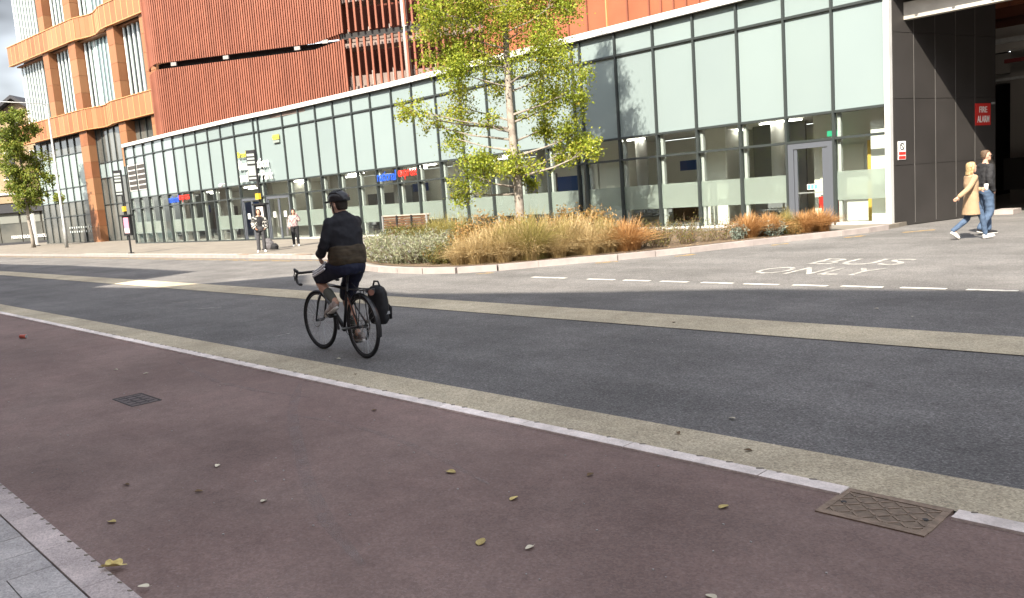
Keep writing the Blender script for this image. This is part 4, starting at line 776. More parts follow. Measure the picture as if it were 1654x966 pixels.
def plant(kind, x, y, sc_, label, group):
    if kind in TU:
        r_ = bpy.data.objects.new('grass_tuft', random.choice(TU[kind])); C.objects.link(r_)
    else:
        lm, sm = random.choice(SH[kind]); r_ = bpy.data.objects.new({'lavender': 'lavender_bush', 'hedge': 'leafy_shrub', 'rust': 'leafy_shrub', 'silver': 'silver_shrub', 'thin': 'leafy_shrub'}[kind], lm); C.objects.link(r_)
        s_ = bpy.data.objects.new('stems', sm); link(s_, r_)
    r_.location = (x, y, .10); r_.scale = (sc_*random.uniform(.92, 1.08), sc_*random.uniform(.92, 1.08), sc_*random.uniform(.94, 1.08)); r_.rotation_euler.z = random.uniform(0, 6.28); tag(r_, label, 'plant', group)
LG = 'lavender along the kerb left of the tree'; HG = 'low hedge behind the lavender'; RG = 'rusty shrubs below the tree'; BG = 'blond grasses at the planting corner'; OG = 'orange grass mounds near the exit door'
# left: green hedge behind, grey lavender in front
for (x, y) in ((-20.6, 15.0), (-20.0, 15.7), (-19.7, 14.6), (-20.9, 16.2), (-20.3, 16.8), (-21.6, 15.6), (-20.9, 15.2), (-21.3, 17.2), (-21.9, 16.4)): plant('hedge', x, y, 1.2, 'low yellow green leafy shrub in front of the bench', HG)
for (x, y) in ((-20.3, 13.9), (-19.6, 13.4), (-18.9, 13.0), (-18.2, 12.6), (-17.5, 12.4), (-16.8, 12.25), (-19.6, 14.2), (-18.8, 13.8), (-18.0, 13.4), (-17.2, 13.2), (-16.4, 12.9), (-16.1, 12.2), (-18.3, 14.4), (-17.5, 14.1), (-16.7, 13.9), (-18.9, 14.7), (-17.0, 14.8), (-15.6, 12.5)): plant('lavender', x, y, random.uniform(1.05, 1.35), 'grey green lavender bush at the kerb left of the tree', LG)
plant('olive', -20.2, 16.1, 1.0, 'olive feathery grass tuft between the bench and the tree', 'olive grasses'); plant('olive', -19.3, 15.9, 1.05, 'olive feathery grass tuft between the bench and the tree', 'olive grasses'); plant('olive', -18.5, 15.8, 1.0, 'olive feathery grass tuft between the bench and the tree', 'olive grasses'); plant('orange', -17.7, 16.7, 1.0, 'tawny grass tuft left of the tree trunk', None)
# middle: rust-coloured shrubs under the tree, blond grass at the corner
for (x, y) in ((-15.7, 14.4), (-15.0, 14.9), (-15.6, 13.6), (-14.9, 13.7), (-14.3, 14.5), (-14.5, 15.5), (-13.9, 15.3), (-13.5, 16.0), (-13.3, 15.0), (-14.0, 16.4), (-15.2, 15.9), (-14.9, 12.9), (-15.9, 15.2), (-14.2, 13.9), (-16.2, 14.3), (-14.6, 17.2), (-15.6, 17.4)): plant('rust', x, y, random.uniform(.9, 1.2), 'rust and green leafy shrub below the tree', RG)
for (x, y) in ((-15.2, 12.2), (-14.8, 12.5)): plant('hedge', x, y, .8, 'small green shrub at the kerb in front of the tree', 'kerb shrubs')
for (x, y, s_) in ((-14.45, 12.2, .7), (-14.1, 12.4, .85), (-13.95, 12.75, 1.0), (-14.3, 12.9, .9), (-14.1, 13.4, 1.0), (-13.55, 12.75, .72), (-13.5, 13.2, 1.0), (-13.15, 13.25, .75), (-13.2, 13.75, .95), (-13.5, 14.2, 1.05), (-12.85, 13.8, .7), (-12.9, 14.35, 1.0), (-12.95, 14.9, 1.05), (-12.45, 14.45, .72), (-12.4, 14.95, .9), (-14.7, 13.2, .8)): plant('blond', x, y, s_*.88, 'tall blond feather grass at the kerb corner', BG)
for (x, y) in ((-13.75, 13.55), (-13.25, 13.35), (-13.1, 14.3), (-12.6, 15.1), (-13.8, 13.0)): plant('olive', x, y, random.uniform(.75, 1.05), 'olive feather grass among the blond grasses', 'olive grasses in the corner')
plant('orange', -12.05, 15.35, 1.25, 'bright orange grass mound right of the blond grasses', None)
for (x, y) in ((-11.75, 16.1), (-11.95, 16.7), (-11.5, 16.9), (-12.3, 16.2), (-11.8, 17.5), (-11.2, 17.9), (-12.4, 17.0)): plant('thin', x, y, 1.05, 'thin green shrub right of the bright orange mound', 'thin shrubs')
# right end
plant('orange', -10.8, 18.65, 1.05, 'orange grass mound leftmost of those by the exit door', OG); plant('orange', -10.5, 19.1, .98, 'orange grass mound second of those by the exit door', OG); plant('olive', -10.3, 19.65, .6, 'small olive grass between the orange mounds', None); plant('orange', -9.98, 19.95, 1.0, 'orange grass mound left of the end one', OG); plant('orange', -9.72, 20.35, 1.02, 'orange grass mound at the right end of the bed', OG)
plant('silver', -10.75, 18.1, 1.1, 'silver blue shrub at the kerb before the first orange mound', None); plant('silver', -10.25, 18.95, 1.2, 'silver blue shrub at the kerb before the olive grass', None)
plant('thin', -11.3, 17.5, .7, 'sparse low shrub left of the silver plants', None); plant('rust', -9.95, 19.4, .35, 'tiny brown shrub before the end mounds', None)
for (x, y) in ((-17.0, 18.4), (-18.0, 19.2), (-16.2, 18.9), (-13.9, 18.3)): plant('thin', x, y, 1.0, 'sparse shrub at the back of the bed', 'back of bed shrubs')
lt = MB()   # dead leaves and stalks on the soil
for q in range(900):
    k = rng.uniform(0, 1); x = -19+rng.uniform(0, 9.2); y = 12+rng.uniform(0, 8.5)
    if y < 12.2+1.45*(x+13.2) or y < 12.0 or (x < -15 and y < 12.0-.42*(x+15)): continue
    lt.add([(x, y, .115), (x+rng.uniform(-.06, .06), y+rng.uniform(-.06, .06), .125), (x+rng.uniform(-.05, .05), y+rng.uniform(-.05, .05), .117)], [(0, 1, 2)])
tag(lt.build('leaf_litter', mat('leaf_litter', (.30, .20, .11), .85)), 'dry leaf litter on the soil of the planting bed', 'leaf litter', kind='stuff')
# ================================================================ people
m_skin = mat('skin', (.42, .25, .18), .55, spec=.3); m_lip = mat('lip', (.30, .11, .09), .5); m_eye = mat('eye_dark', (.02, .015, .012), .3)
def solid(name, mb, mt, parent=None, vox=.011, smooth=3, disp=0.):
    """fuse overlapping lofts into one continuous smooth surface"""
    me = mb.mesh(name, None); o = bpy.data.objects.new(name, me); C.objects.link(o)
    md = o.modifiers.new('r', 'REMESH'); md.mode = 'VOXEL'; md.voxel_size = vox
    s_ = o.modifiers.new('s', 'SMOOTH'); s_.iterations = smooth; s_.factor = .5
    dg = bpy.context.evaluated_depsgraph_get(); dg.update(); m2 = bpy.data.meshes.new_from_object(o.evaluated_get(dg)); bpy.data.objects.remove(o)
    m2.name = name; m2.materials.clear(); m2.materials.append(mt); m2.shade_smooth()
    if disp:   # cloth folds
        from mathutils import noise
        m2.update(); nr = [v.normal.copy() for v in m2.vertices]
        for v, n_ in zip(m2.vertices, nr): v.co += n_*disp*(noise.noise(v.co*Vector((9, 9, 16)))+.5*noise.noise(v.co*24))
    return link(bpy.data.objects.new(name, m2), parent)
V = Vector
def limb(mb, pts, rads, n=14):
    """smooth tapered limb through joints, with a rounded end"""
    P = [V(p) for p in pts]; Q = []; R = []
    for i in range(len(P)-1):
        for k in range(6): t = k/6; Q.append(P[i].lerp(P[i+1], t)); R.append(rads[i]+(rads[i+1]-rads[i])*t)
    Q.append(P[-1]); R.append(rads[-1])
    for _ in range(2): Q = [Q[0]]+[(Q[i-1]+Q[i]*2+Q[i+1])/4 for i in range(1, len(Q)-1)]+[Q[-1]]
    mb.tube(Q, R, n); mb.ball(P[0], rads[0]*.98); mb.ball(P[-1], rads[-1]*.98); return mb
def torso(mb, sp, lat0, lat1, prof, inf=0.):
    """sp: pelvis-bottom, pelvis, waist, chest, shoulder, neck points; prof: (half width, half depth)"""
    n_ = len(sp); rs = []
    for i in range((n_-1)*4+1):
        t = i/4; k = min(int(t), n_-2); f = t-k; f = f*f*(3-2*f); p = V(sp[k]).lerp(V(sp[k+1]), f); a = V(lat0).lerp(V(lat1), i/((n_-1)*4)).normalized()
        ax = (V(sp[min(k+1, n_-1)])-V(sp[k])).normalized(); d = a.cross(ax).normalized()
        hw = prof[k][0]+(prof[k+1][0]-prof[k][0])*f+inf; hd = prof[k][1]+(prof[k+1][1]-prof[k][1])*f+inf; rs.append((p, a*hw, d*hd))
    mb.rings(rs, 20); return mb
def head(mb, c, fwd, up, s=1.):
    """skull, jaw, nose, ears, brow; c is the centre of the head"""
    f = V(fwd).normalized(); u = V(up).normalized(); r = f.cross(u).normalized(); u = r.cross(f); c = V(c)
    P = lambda x, y, z: c+(f*x+r*y+u*z)*s
    rows = [(-.118, .040, .030, .042), (-.105, .036, .046, .052), (-.075, .025, .060, .068), (-.04, .012, .068, .082), (0, 0, .073, .092), (.04, -.006, .075, .097), (.08, -.010, .068, .090), (.105, -.012, .050, .066), (.12, -.012, .022, .03)]
    mb.rings([(P(x, 0, z), r*hw*s, f*hd*s) for z, x, hw, hd in rows], 18)
    mb.rings([(P(.085, 0, .025), r*.010*s, u*.012*s), (P(.098, 0, .0), r*.014*s, u*.014*s), (P(.106, 0, -.022), r*.017*s, u*.013*s), (P(.085, 0, -.034), r*.016*s, u*.010*s)], 8)
    for sg_ in (-1, 1):
        mb.ball(P(-.005, .075*sg_, -.005), (.016*s, .012*s, .03*s)); mb.ball(P(.078, .030*sg_, .030), (.022*s, .022*s, .010*s))
    return P
def face(P, parent, s=1., shades=False):
    for sg_ in (-1, 1):
        if not shades: MB().ball(P(.088, .030*sg_, .008), .009*s, 8, 6).build('eye', m_eye, parent, smooth=True)
    MB().ball(P(.090, 0, -.062), (.008*s, .018*s, .006*s), 8, 6).build('mouth', m_lip, parent, smooth=True)
def hand(mb, w_, d, palm_n, s=1., curl=.35):
    """palm, four unequal bent fingers and a thumb off the side of the palm; w_ wrist, d direction, palm_n the palm's facing"""
    w_ = V(w_); d = V(d).normalized(); nn = V(palm_n); nn = (nn-d*nn.dot(d)).normalized(); sd = d.cross(nn)
    mb.rings([(w_-d*.01*s, sd*.026*s, nn*.020*s), (w_+d*.03*s, sd*.038*s, nn*.017*s), (w_+d*.075*s, sd*.042*s, nn*.015*s), (w_+d*.095*s, sd*.038*s, nn*.012*s)], 12)
    for k, (off, L) in enumerate(((-.031, .062), (-.0105, .074), (.0105, .079), (.031, .070))):
        p = w_+d*.088*s+sd*off*1.15*s; q = d.copy(); pts = [p-d*.02*s]; 
        for L_s in (.42, .32, .26):
            q = (q+nn*curl*.9).normalized(); pts.append(pts[-1]+q*(L*L_s+(.02 if len(pts) == 1 else 0))*s)
        mb.tube(pts, [.0095*s, .009*s, .0085*s, .007*s], 8)
    p = w_+d*.025*s+sd*.036*s; mb.tube([p, p+(d*.6+sd*.7+nn*.3)*.034*s, p+(d*.9+sd*.75+nn*.6)*.058*s], [.013*s, .011*s, .008*s], 8)
PROF = [(.150, .105), (.165, .120), (.140, .105), (.165, .120), (.170, .085), (.062, .060)]
def shoe(mb, heel, toe, h=.085, wd=.042):
    a, b = V(heel), V(toe); d = (b-a); L = d.length; d.normalize(); u = V((0, 0, 1)); u = (u-d*u.dot(d)).normalized(); sd = d.cross(u)
    P = lambda x, z: a+d*x*L+u*z
    mb.rings([(P(-.03, .045), sd*wd*.55, u*.035), (P(.03, .05), sd*wd*.82, u*.052), (P(.25, .052), sd*wd*.85, u*.055), (P(.5, .042), sd*wd*.95, u*.042), (P(.75, .034), sd*wd*1.08, u*.034), (P(.93, .028), sd*wd*.85, u*.026), (P(1.0, .025), sd*wd*.4, u*.015)], 14)
def sole(mb, heel, toe, wd=.044):
    a, b = V(heel), V(toe); d = (b-a); L = d.length; d.normalize(); u = V((0, 0, 1)); u = (u-d*u.dot(d)).normalized(); sd = d.cross(u); k = 0
    out = [(-.04, .5), (.1, .85), (.35, .8), (.7, 1.05), (.9, .85), (1.02, .35)]
    rs = [(a+d*x*L+u*.008, sd*wd*w_, u*.014) for x, w_ in out]; mb.rings(rs, 10)
# ---------------------------------------------------------------- bicycle (local: x forward, y left, z up, origin under the frame)
BKP = Vector((-7.88, 4.86, -.012)); BKR = math.radians(174.9)
bk_ = root('bicycle', BKP, 'black drop bar touring bicycle ridden along the grey road', 'bicycle', rz=BKR)
m_tyre = mat('tyre', (.016, .016, .017), .8); m_bfr = mat('frame_black', (.014, .014, .016), .35, spec=.5); m_sil = mat('spoke_steel', (.35, .35, .35), .35, metal=.8); m_bor = mat('frame_copper', (.28, .085, .035), .4, spec=.5)
RW, FW, BBk = V((-.50, 0, .345)), V((.52, 0, .345)), V((-.07, 0, .285))
def wheel(c, st_):
    wr = bpy.data.objects.new('wheel', MB().torus((0, 0, 0), .327, .0185, 'Y', 56, 10).mesh('tyre', m_tyre, True)); wr.location = c; wr.rotation_euler.z = st_; link(wr, bk_)
    MB().torus((0, 0, 0), .302, .012, 'Y', 48, 8, .011).build('rim', m_bfr, wr, smooth=True); MB().tube([(0, -.05, 0), (0, .05, 0)], .018, 10).build('hub', m_bfr, wr)
    sp = MB()
    for k in range(28):
        a = 2*PI*k/28; b = a+(.45 if k % 2 else -.45); y = .03 if (k//2) % 2 else -.03
        sp.tube([(.02*math.cos(b), y, .02*math.sin(b)), (.296*math.cos(a), 0, .296*math.sin(a))], .0013, 4, False)
    tag(sp.build('spokes', m_sil, wr), kind='stuff'); MB().torus((0, .045, 0), .075, .007, 'Y', 28, 5, .0015).build('brake_disc', m_sil, wr); return wr
wheel(FW, .10); wheel(RW, 0)
ST, HT0, HT1 = V((-.235, 0, .80)), V((.385, 0, .66)), V((.345, 0, .80))
fr_ = MB(); fr_.tube([BBk, ST], .016, 10); fr_.tube([BBk, HT0+V((0, 0, .03))], .022, 12); fr_.tube([ST-V((-.02, 0, .06)), HT1-V((0, 0, .03))], .018, 12); fr_.tube([HT0, HT1], .024, 12)
for y in (-.055, .055): fr_.tube([ST-V((-.025, 0, .09)), RW+V((0, y, 0))], .009, 8); fr_.tube([BBk+V((0, y*.5, 0)), RW+V((0, y, 0))], .011, 8)
fr_.ball(BBk, .032); fr_.build('frame', m_bfr, bk_, smooth=True)
for y in (-.06, .06): MB().tube([ST-V((.0, -y*.2, .16)), RW+V((.02, y, .03))], .006, 6).build('stay_accent', m_bor, bk_)
fk = MB()
for y in (-.05, .05): fk.tube([HT0+V((.005, y*.5, -.01)), HT0+V((.03, y, -.09)), FW+V((0, y, 0))], [.016, .014, .009], 8)
fk.build('fork', m_bfr, bk_, smooth=True)
MB().tube([ST, V((-.285, 0, .90))], .0135, 8).build('seat_post', m_bfr, bk_)
MB().rings([(V((-.45, 0, .925)), V((0, .068, 0)), V((0, 0, .022))), (V((-.38, 0, .93)), V((0, .070, 0)), V((0, 0, .026))), (V((-.30, 0, .925)), V((0, .042, 0)), V((0, 0, .024))), (V((-.21, 0, .92)), V((0, .021, 0)), V((0, 0, .02))), (V((-.175, 0, .915)), V((0, .012, 0)), V((0, 0, .012)))], 14).build('saddle', m_black, bk_, smooth=True)
sm = MB(); sm.tube([HT1, V((.335, 0, .86)), V((.43, 0, .915))], .015, 8); sm.build('stem', m_bfr, bk_)
hb = MB(); hb.tube([(.43, -.21, .915), (.43, .21, .915)], .0145, 10)
for y in (-.21, .21): hb.tube([(.43, y, .915), (.50, y*1.02, .915), (.545, y*1.04, .895), (.555, y*1.06, .85), (.525, y*1.08, .80), (.47, y*1.09, .785), (.42, y*1.1, .785)], .0155, 8)
hb.build('handlebar', m_black, bk_, smooth=True)
for y in (-.22, .22): MB().tube([(.515, y, .925), (.565, y*1.02, .945), (.58, y*1.02, .955)], [.018, .019, .014], 8).build('brake_hood', m_black, bk_, smooth=True); MB().tube([(.575, y*1.02, .94), (.60, y*1.03, .88), (.585, y*1.04, .82)], [.006, .007, .005], 6).build('brake_lever', m_bfr, bk_)
CA = 1.50   # crank angle: left pedal forward and up
cl = V((math.cos(CA), 0, math.sin(CA)))*.172; PL = BBk+V((0, .11, 0))+cl; PR = BBk+V((0, -.11, 0))-cl
for y, c_ in ((.07, cl), (-.07, -cl)): MB().tube([BBk+V((0, y, 0)), BBk+V((0, y*1.05, 0))+c_], [.014, .011], 8).build('crank', m_bfr, bk_)
for p, y in ((PL, .045), (PR, -.045)): MB().box(p+V((0, y*.6, 0)), (.09, .085, .022), 0, -.35 if y > 0 else .1).build('pedal', m_black, bk_)
MB().torus(BBk+V((0, -.055, 0)), .085, .006, 'Y', 30, 5, .003).build('chainring', m_bfr, bk_); 
cs_ = MB()
for r in (.055, .047, .039, .031): cs_.torus(RW+V((0, -.055-.006*(.055-r)*200*.2, 0)), r, .006, 'Y', 24, 5, .0015)
cs_.build('cassette', m_sil, bk_)
MB().tube([RW+V((0, -.055, .05)), BBk+V((0, -.055, .085))], .004, 4).build('chain', m_bfr, bk_); MB().tube([RW+V((0, -.055, -.05)), V((-.44, -.06, .20)), BBk+V((0, -.055, -.085))], .004, 4).build('chain', m_bfr, bk_)
MB().tube([RW+V((.01, -.06, -.03)), V((-.47, -.065, .25)), V((-.44, -.06, .19))], [.018, .014, .016], 6).build('derailleur', m_bfr, bk_)
# mudguard, rack, rear lamp
mg = MB(); n_ = 18; vs = []
for i in range(n_+1):
    a = -.25+2.35*i/n_; 
    for y, r in ((-.026, .350), (0, .362), (.026, .350)): vs.append((RW.x-r*math.cos(a), y, RW.z+r*math.sin(a)))
mg.add(vs, [(3*i+j, 3*i+j+1, 3*i+j+4, 3*i+j+3) for i in range(n_) for j in (0, 1)]); mgo = mg.build('mudguard', m_bfr, bk_); mm_ = mgo.modifiers.new('t', 'SOLIDIFY'); mm_.thickness = .003
rk = MB(); 
for y in (-.055, .055): rk.tube([(-.28, y*.5, .80), (-.32, y, .745), (-.72, y, .745)], .006, 6); rk.tube([(-.48, y, .745), RW+V((.0, y*1.2, .02))], .005, 6); rk.tube([(-.62, y, .745), RW+V((-.02, y*1.2, .02))], .005, 6)
for x in (-.36, -.48, -.60, -.72): rk.tube([(x, -.055, .745), (x, .055, .745)], .005, 6)
rk.build('rack', m_bfr, bk_); MB().tube([(-.735, 0, .72), (-.755, 0, .72)], .032, 12).build('rear_lamp', mat('lamp_amber', (.14, .05, .03), .3, spec=.5), bk_)
# pannier hung on the off side of the rack
def bike_pt(p): return Matrix.Translation(BKP) @ Matrix.Rotation(BKR, 4, 'Z') @ V(p)
m_pan = mat('pannier_cloth', (.012, .012, .014), .65, bump=.3, bscale=40)
pn_ = root('pannier', bike_pt((-.60, -.145, .365)), 'black pannier bag hanging from the rear rack', 'bag', rz=BKR)
bgm = MB(); bgm.rings([(V((0, 0, .0)), V((.135, 0, 0)), V((0, .062, 0))), (V((-.005, 0, .05)), V((.155, 0, 0)), V((0, .085, 0))), (V((-.01, 0, .2)), V((.165, 0, 0)), V((0, .088, 0))), (V((-.012, 0, .33)), V((.155, 0, 0)), V((0, .078, 0))), (V((-.012, 0, .39)), V((.12, 0, 0)), V((0, .055, 0))), (V((-.012, 0, .41)), V((.05, 0, 0)), V((0, .02, 0)))], 20)
solid('bag_body', bgm, m_pan, pn_, .012, 2, .006)
MB().rings([(V((-.01, -.09, .04)), V((.10, 0, 0)), V((0, .03, 0))), (V((-.01, -.095, .16)), V((.105, 0, 0)), V((0, .035, 0))), (V((-.01, -.08, .2)), V((.09, 0, 0)), V((0, .02, 0)))], 14).build('outer_pocket', m_pan, pn_, smooth=True)
MB().tube([(-.08, 0, .40), (-.05, 0, .45), (.03, 0, .45), (.06, 0, .40)], .010, 6).build('handle', m_pan, pn_); MB().box((-.16, -.02, .12), (.006, .05, .03)).build('reflector', mat('reflector_grey', (.3, .3, .3), .3), pn_)
for x in (-.07, .06): MB().box((x, .075, .36), (.03, .03, .05)).build('hook', m_bfr, pn_)
# ---------------------------------------------------------------- cyclist
m_jack = mat('jacket_black', (.012, .012, .016), .75, bump=.25, bscale=30); m_olive = mat('jacket_olive', (.055, .040, .024), .8, (.035, .026, .016), 9, 4, .4, .6, stretch=(1, 1, 5)); m_navy = mat('shorts_navy', (.007, .009, .026), .7, bump=.2, bscale=30); m_wst = mat('stripe_white', (.60, .60, .62), .6)
m_sock = mat('sock_grey', (.085, .088, .075), .85); m_tr = mat('trainer_grey', (.30, .27, .25), .7, (.22, .17, .15), 25, 3, .45, .6); m_sole = mat('sole_white', (.52, .50, .47), .6)
hipL, hipR = V((-.28, .095, .985)), V((-.28, -.095, .985))
kL, aL = V((.205, .135, .850)), V((-.165, .118, .595)); kR, aR = V((.08, -.13, .60)), V((-.145, -.118, .215))
spn = [(-.31, 0, .93), (-.315, 0, 1.0), (-.29, 0, 1.16), (-.275, 0, 1.34), (-.275, 0, 1.475), (-.27, 0, 1.545)]
shL, shR = V((-.295, .175, 1.45)), V((-.255, -.165, 1.45)); eL, wL = V((-.275, .255, 1.205)), V((-.075, .205, 1.115)); eR, wR = V((-.13, -.205, 1.235)), V((.06, -.08, 1.10))
bd = MB(); torso(bd, spn, (0, 1, 0), (0, 1, 0), PROF); limb(bd, [hipL, kL, aL], [.088, .058, .036]); limb(bd, [hipR, kR, aR], [.088, .058, .036])
limb(bd, [kL.lerp(aL, .28)+V((-.01, 0, -.02)), kL.lerp(aL, .65)], [.054, .040])   # calf
limb(bd, [shL, eL, wL], [.052, .040, .027]); limb(bd, [shR, eR, wR], [.052, .040, .027]); hand(bd, wL, (.7, -.3, -.75), (-.2, -.9, .1), 1.05, .5); hand(bd, wR, (.7, .3, -.7), (-.1, .9, .2), 1.05, .5)
limb(bd, [(-.27, 0, 1.50), (-.255, 0, 1.59)], [.056, .052]); HF = V((.92, .34, -.12)); hc_ = V((-.24, .01, 1.645)); hp = head(bd, hc_, HF, (.02, 0, 1), .98)
for a_, k_ in ((aL, -1), (aR, 1)): limb(bd, [a_, a_+V((.05, 0, -.035))], [.036, .034])
cyc = solid('person', bd, m_skin, None, .0085, 3); cyc.location = BKP; cyc.rotation_euler.z = BKR; tag(cyc, 'cyclist in black helmet, dark jacket and navy striped shorts', 'person')
face(hp, cyc, .98)
JK = MB(); torso(JK, [(-.305, 0, 1.02), (-.305, 0, 1.08), (-.288, 0, 1.18), (-.275, 0, 1.34), (-.275, 0, 1.475), (-.27, 0, 1.55)], (0, 1, 0), (0, 1, 0), [(.165, .135), (.182, .148), (.176, .142), (.190, .150), (.182, .108), (.07, .07)], .016)
for s_, e_, w_ in ((shL, eL, wL), (shR, eR, wR)): limb(JK, [s_+V((0, 0, .005)), e_, e_.lerp(w_, .78)], [.064, .056, .050]); limb(JK, [e_.lerp(w_, .68), e_.lerp(w_, .80)], [.056, .055])
JK.tube([(-.27, 0, 1.52), (-.26, 0, 1.565)], [.078, .07], 14)
jk = solid('jacket', JK, m_jack, cyc, .011, 3, .010)
OV = MB(); torso(OV, [(-.308, 0, 1.005), (-.305, 0, 1.06), (-.295, 0, 1.14), (-.288, 0, 1.20)], (0, 1, 0), (0, 1, 0), [(.172, .142), (.190, .158), (.190, .156), (.182, .146)], .022)
solid('jacket_hem', OV, m_olive, jk, .011, 2, .012)
SHT = MB(); torso(SHT, [(-.315, 0, .90), (-.315, 0, .97), (-.305, 0, 1.04), (-.30, 0, 1.09)], (0, 1, 0), (0, 1, 0), [(.150, .125), (.178, .150), (.168, .135), (.15, .12)], .012)
limb(SHT, [hipL, hipL.lerp(kL, .80)], [.115, .092]); limb(SHT, [hipR, hipR.lerp(kR, .86)], [.115, .092]); sh_ = solid('shorts', SHT, m_navy, cyc, .011, 3, .008)
dth = (kL-hipL).normalized(); sid = V((0, 1, 0)); upn = dth.cross(sid).normalized()
for q in (-1, 0, 1):
    pts = []
    for t in (.12, .3, .5, .68, .80):
        r_ = .115+(.092-.115)*t/.80; ang = .35+q*.26; pts.append(hipL.lerp(kL, t)+(sid*math.cos(ang)-upn*math.sin(ang)*-1)*(r_+.006+.035*max(0, .38-t)/.38))
    MB().tube(pts, [(.0125, .0125)]*5, 6).build('stripe', m_wst, sh_, smooth=True)
for a_, kk in ((aL, kL), (aR, kR)):
    SK = MB(); limb(SK, [a_+(kk-a_)*.42, a_+(kk-a_)*.15, a_+V((.02, 0, -.03))], [.056, .046, .042]); solid('sock', SK, m_sock, cyc, .009, 2)
for p, yy, pt in ((PL, .135, -.42), (PR, -.135, -.05)):
    hl = V((p.x-.135, yy, p.z+.018-.135*pt*-1*-1)); hl = V((p.x-.15, yy, p.z+.018+(.15*-pt))); to = V((p.x+.12, yy, p.z+.016-(.12*-pt)))
    sb2 = MB(); shoe(sb2, hl, to); so_ = solid('shoe', sb2, m_tr, cyc, .008, 2); sb3 = MB(); sole(sb3, hl, to); sb3.build('sole', m_sole, so_, smooth=True)
HM = MB(); u_ = V((0, 0, 1)); f_ = HF.normalized(); f_ = (f_-u_*f_.z).normalized(); r_ = f_.cross(u_); HP = lambda x, y, z: hc_+(f_*x+r_*y+u_*z)
rs = []
for z, hw, hd, xo in ((.035, .093, .128, -.012), (.06, .098, .135, -.010), (.09, .094, .128, -.008), (.118, .078, .105, -.008), (.138, .05, .07, -.008), (.146, .02, .03, -.008)): rs.append((HP(xo, 0, z), r_*hw, f_*hd))
HM.rings(rs, 20); hm = solid('helmet', HM, m_bfr, cyc, .009, 2)
for q in (-2, -1, 0, 1, 2): MB().tube([HP(.115-.01*abs(q), .028*q, .075), HP(.05, .032*q, .148-.012*abs(q)), HP(-.04, .034*q, .150-.012*abs(q)), HP(-.12+.008*abs(q), .030*q, .085)], [.008, .012, .012, .008], 6).build('helmet_rib', m_black, hm, smooth=True)
MB().rings([(HP(.115, 0, .04), r_*.075, u_*.006), (HP(.155, 0, .032), r_*.06, u_*.006), (HP(.175, 0, .027), r_*.03, u_*.004)], 12).build('visor', m_black, hm, smooth=True)
for sg_ in (-1, 1): MB().tube([HP(.02, .09*sg_, .04), HP(.015, .078*sg_, -.04), HP(.03, .03*sg_, -.125)], .006, 6).build('strap', m_black, hm)
MB().box(HP(-.13, 0, .055), (.03, .05, .03)).build('rear_cradle', m_black, hm)
HR = MB(); HR.rings([(HP(-.045, 0, -.055), r_*.06, f_*.05), (HP(-.03, 0, -.01), r_*.076, f_*.072), (HP(-.02, 0, .05), r_*.08, f_*.085)], 14); solid('hair', HR, mat('hair_dark', (.02, .014, .010), .7), cyc, .01, 2)
# ---------------------------------------------------------------- walking and standing people (local: facing +x, left +y)
def person(loc, rz, h, label, P, looks):
    """P: joints for a 1.75 m figure; looks: clothing builders"""
    s = h/1.75; bd = MB(); torso(bd, P['spine'], P['lat0'], P['lat1'], [(a*P.get('w', 1), b*P.get('w', 1)) for a, b in PROF])
    for sd_ in 'LR': limb(bd, [P['hip'+sd_], P['knee'+sd_], P['ank'+sd_]], [.085, .055, .038]); limb(bd, [P['sh'+sd_], P['el'+sd_], P['wr'+sd_]], [.047, .038, .026]); limb(bd, [P['ank'+sd_], V(P['ank'+sd_])+V((.04, 0, -.03))], [.036, .032]); hand(bd, P['wr'+sd_], P['hd'+sd_], P.get('pn'+sd_, (0, -1 if sd_ == 'L' else 1, 0)), .95, P.get('curl'+sd_, .3))
    limb(bd, [P['spine'][-1], V(P['head'])+V((-.01, 0, -.07))], [.054, .05]); hp_ = head(bd, P['head'], P['look'], (0, 0, 1), .97)
    o = solid('person', bd, m_skin, None, .0085/s, 3); o.location = loc; o.rotation_euler.z = rz; o.scale = (s, s, s); tag(o, label, 'person'); face(hp_, o, .97, looks.get('shades', False)); return o, hp_
def trousers(o, P, mt, rs=(.105, .075, .062), wst=1.02):
    T = MB(); torso(T, [V(P['spine'][0])-V((0, 0, .02)), P['spine'][1], V(P['spine'][1])+V((0, 0, .10))], P['lat0'], P['lat0'], [(.15, .11), (.168, .125), (.15, .11)], .012)
    for sd_ in 'LR': limb(T, [P['hip'+sd_], P['knee'+sd_], V(P['ank'+sd_])+V((0, 0, .02))], rs)
    return solid('trousers', T, mt, o, .011, 3, .008)
def top(o, P, mt, name, inf, arm=(.066, .055, .046), low=0, flare=0., hem=None, ratio=.95, disp=.010):
    T = MB(); sp_ = [V(p) for p in P['spine'][low:]]; pr = PROF[low:]
    if hem is not None: sp_ = [V((P['spine'][0][0], 0, hem))]+sp_; pr = [(.155+flare, .12+flare)]+[(a+flare*.5 if k == 0 else a, b+flare*.5 if k == 0 else b) for k, (a, b) in enumerate(pr)]
    sp_[-1] = sp_[-1]-V((0, 0, .02)); torso(T, sp_, P['lat0'], P['lat1'], pr, inf)
    for sd_ in 'LR': limb(T, [P['sh'+sd_], P['el'+sd_], V(P['el'+sd_]).lerp(V(P['wr'+sd_]), ratio)], arm)
    return solid(name, T, mt, o, .011, 3, disp)
def shoes(o, P, mt, ms_):
    for sd_ in 'LR':
        S = MB(); a_, t_ = V(P['heel'+sd_]), V(P['toe'+sd_]); shoe(S, a_, t_); q = solid('shoe', S, mt, o, .009, 2); S2 = MB(); sole(S2, a_, t_); S2.build('sole', ms_, q, smooth=True)
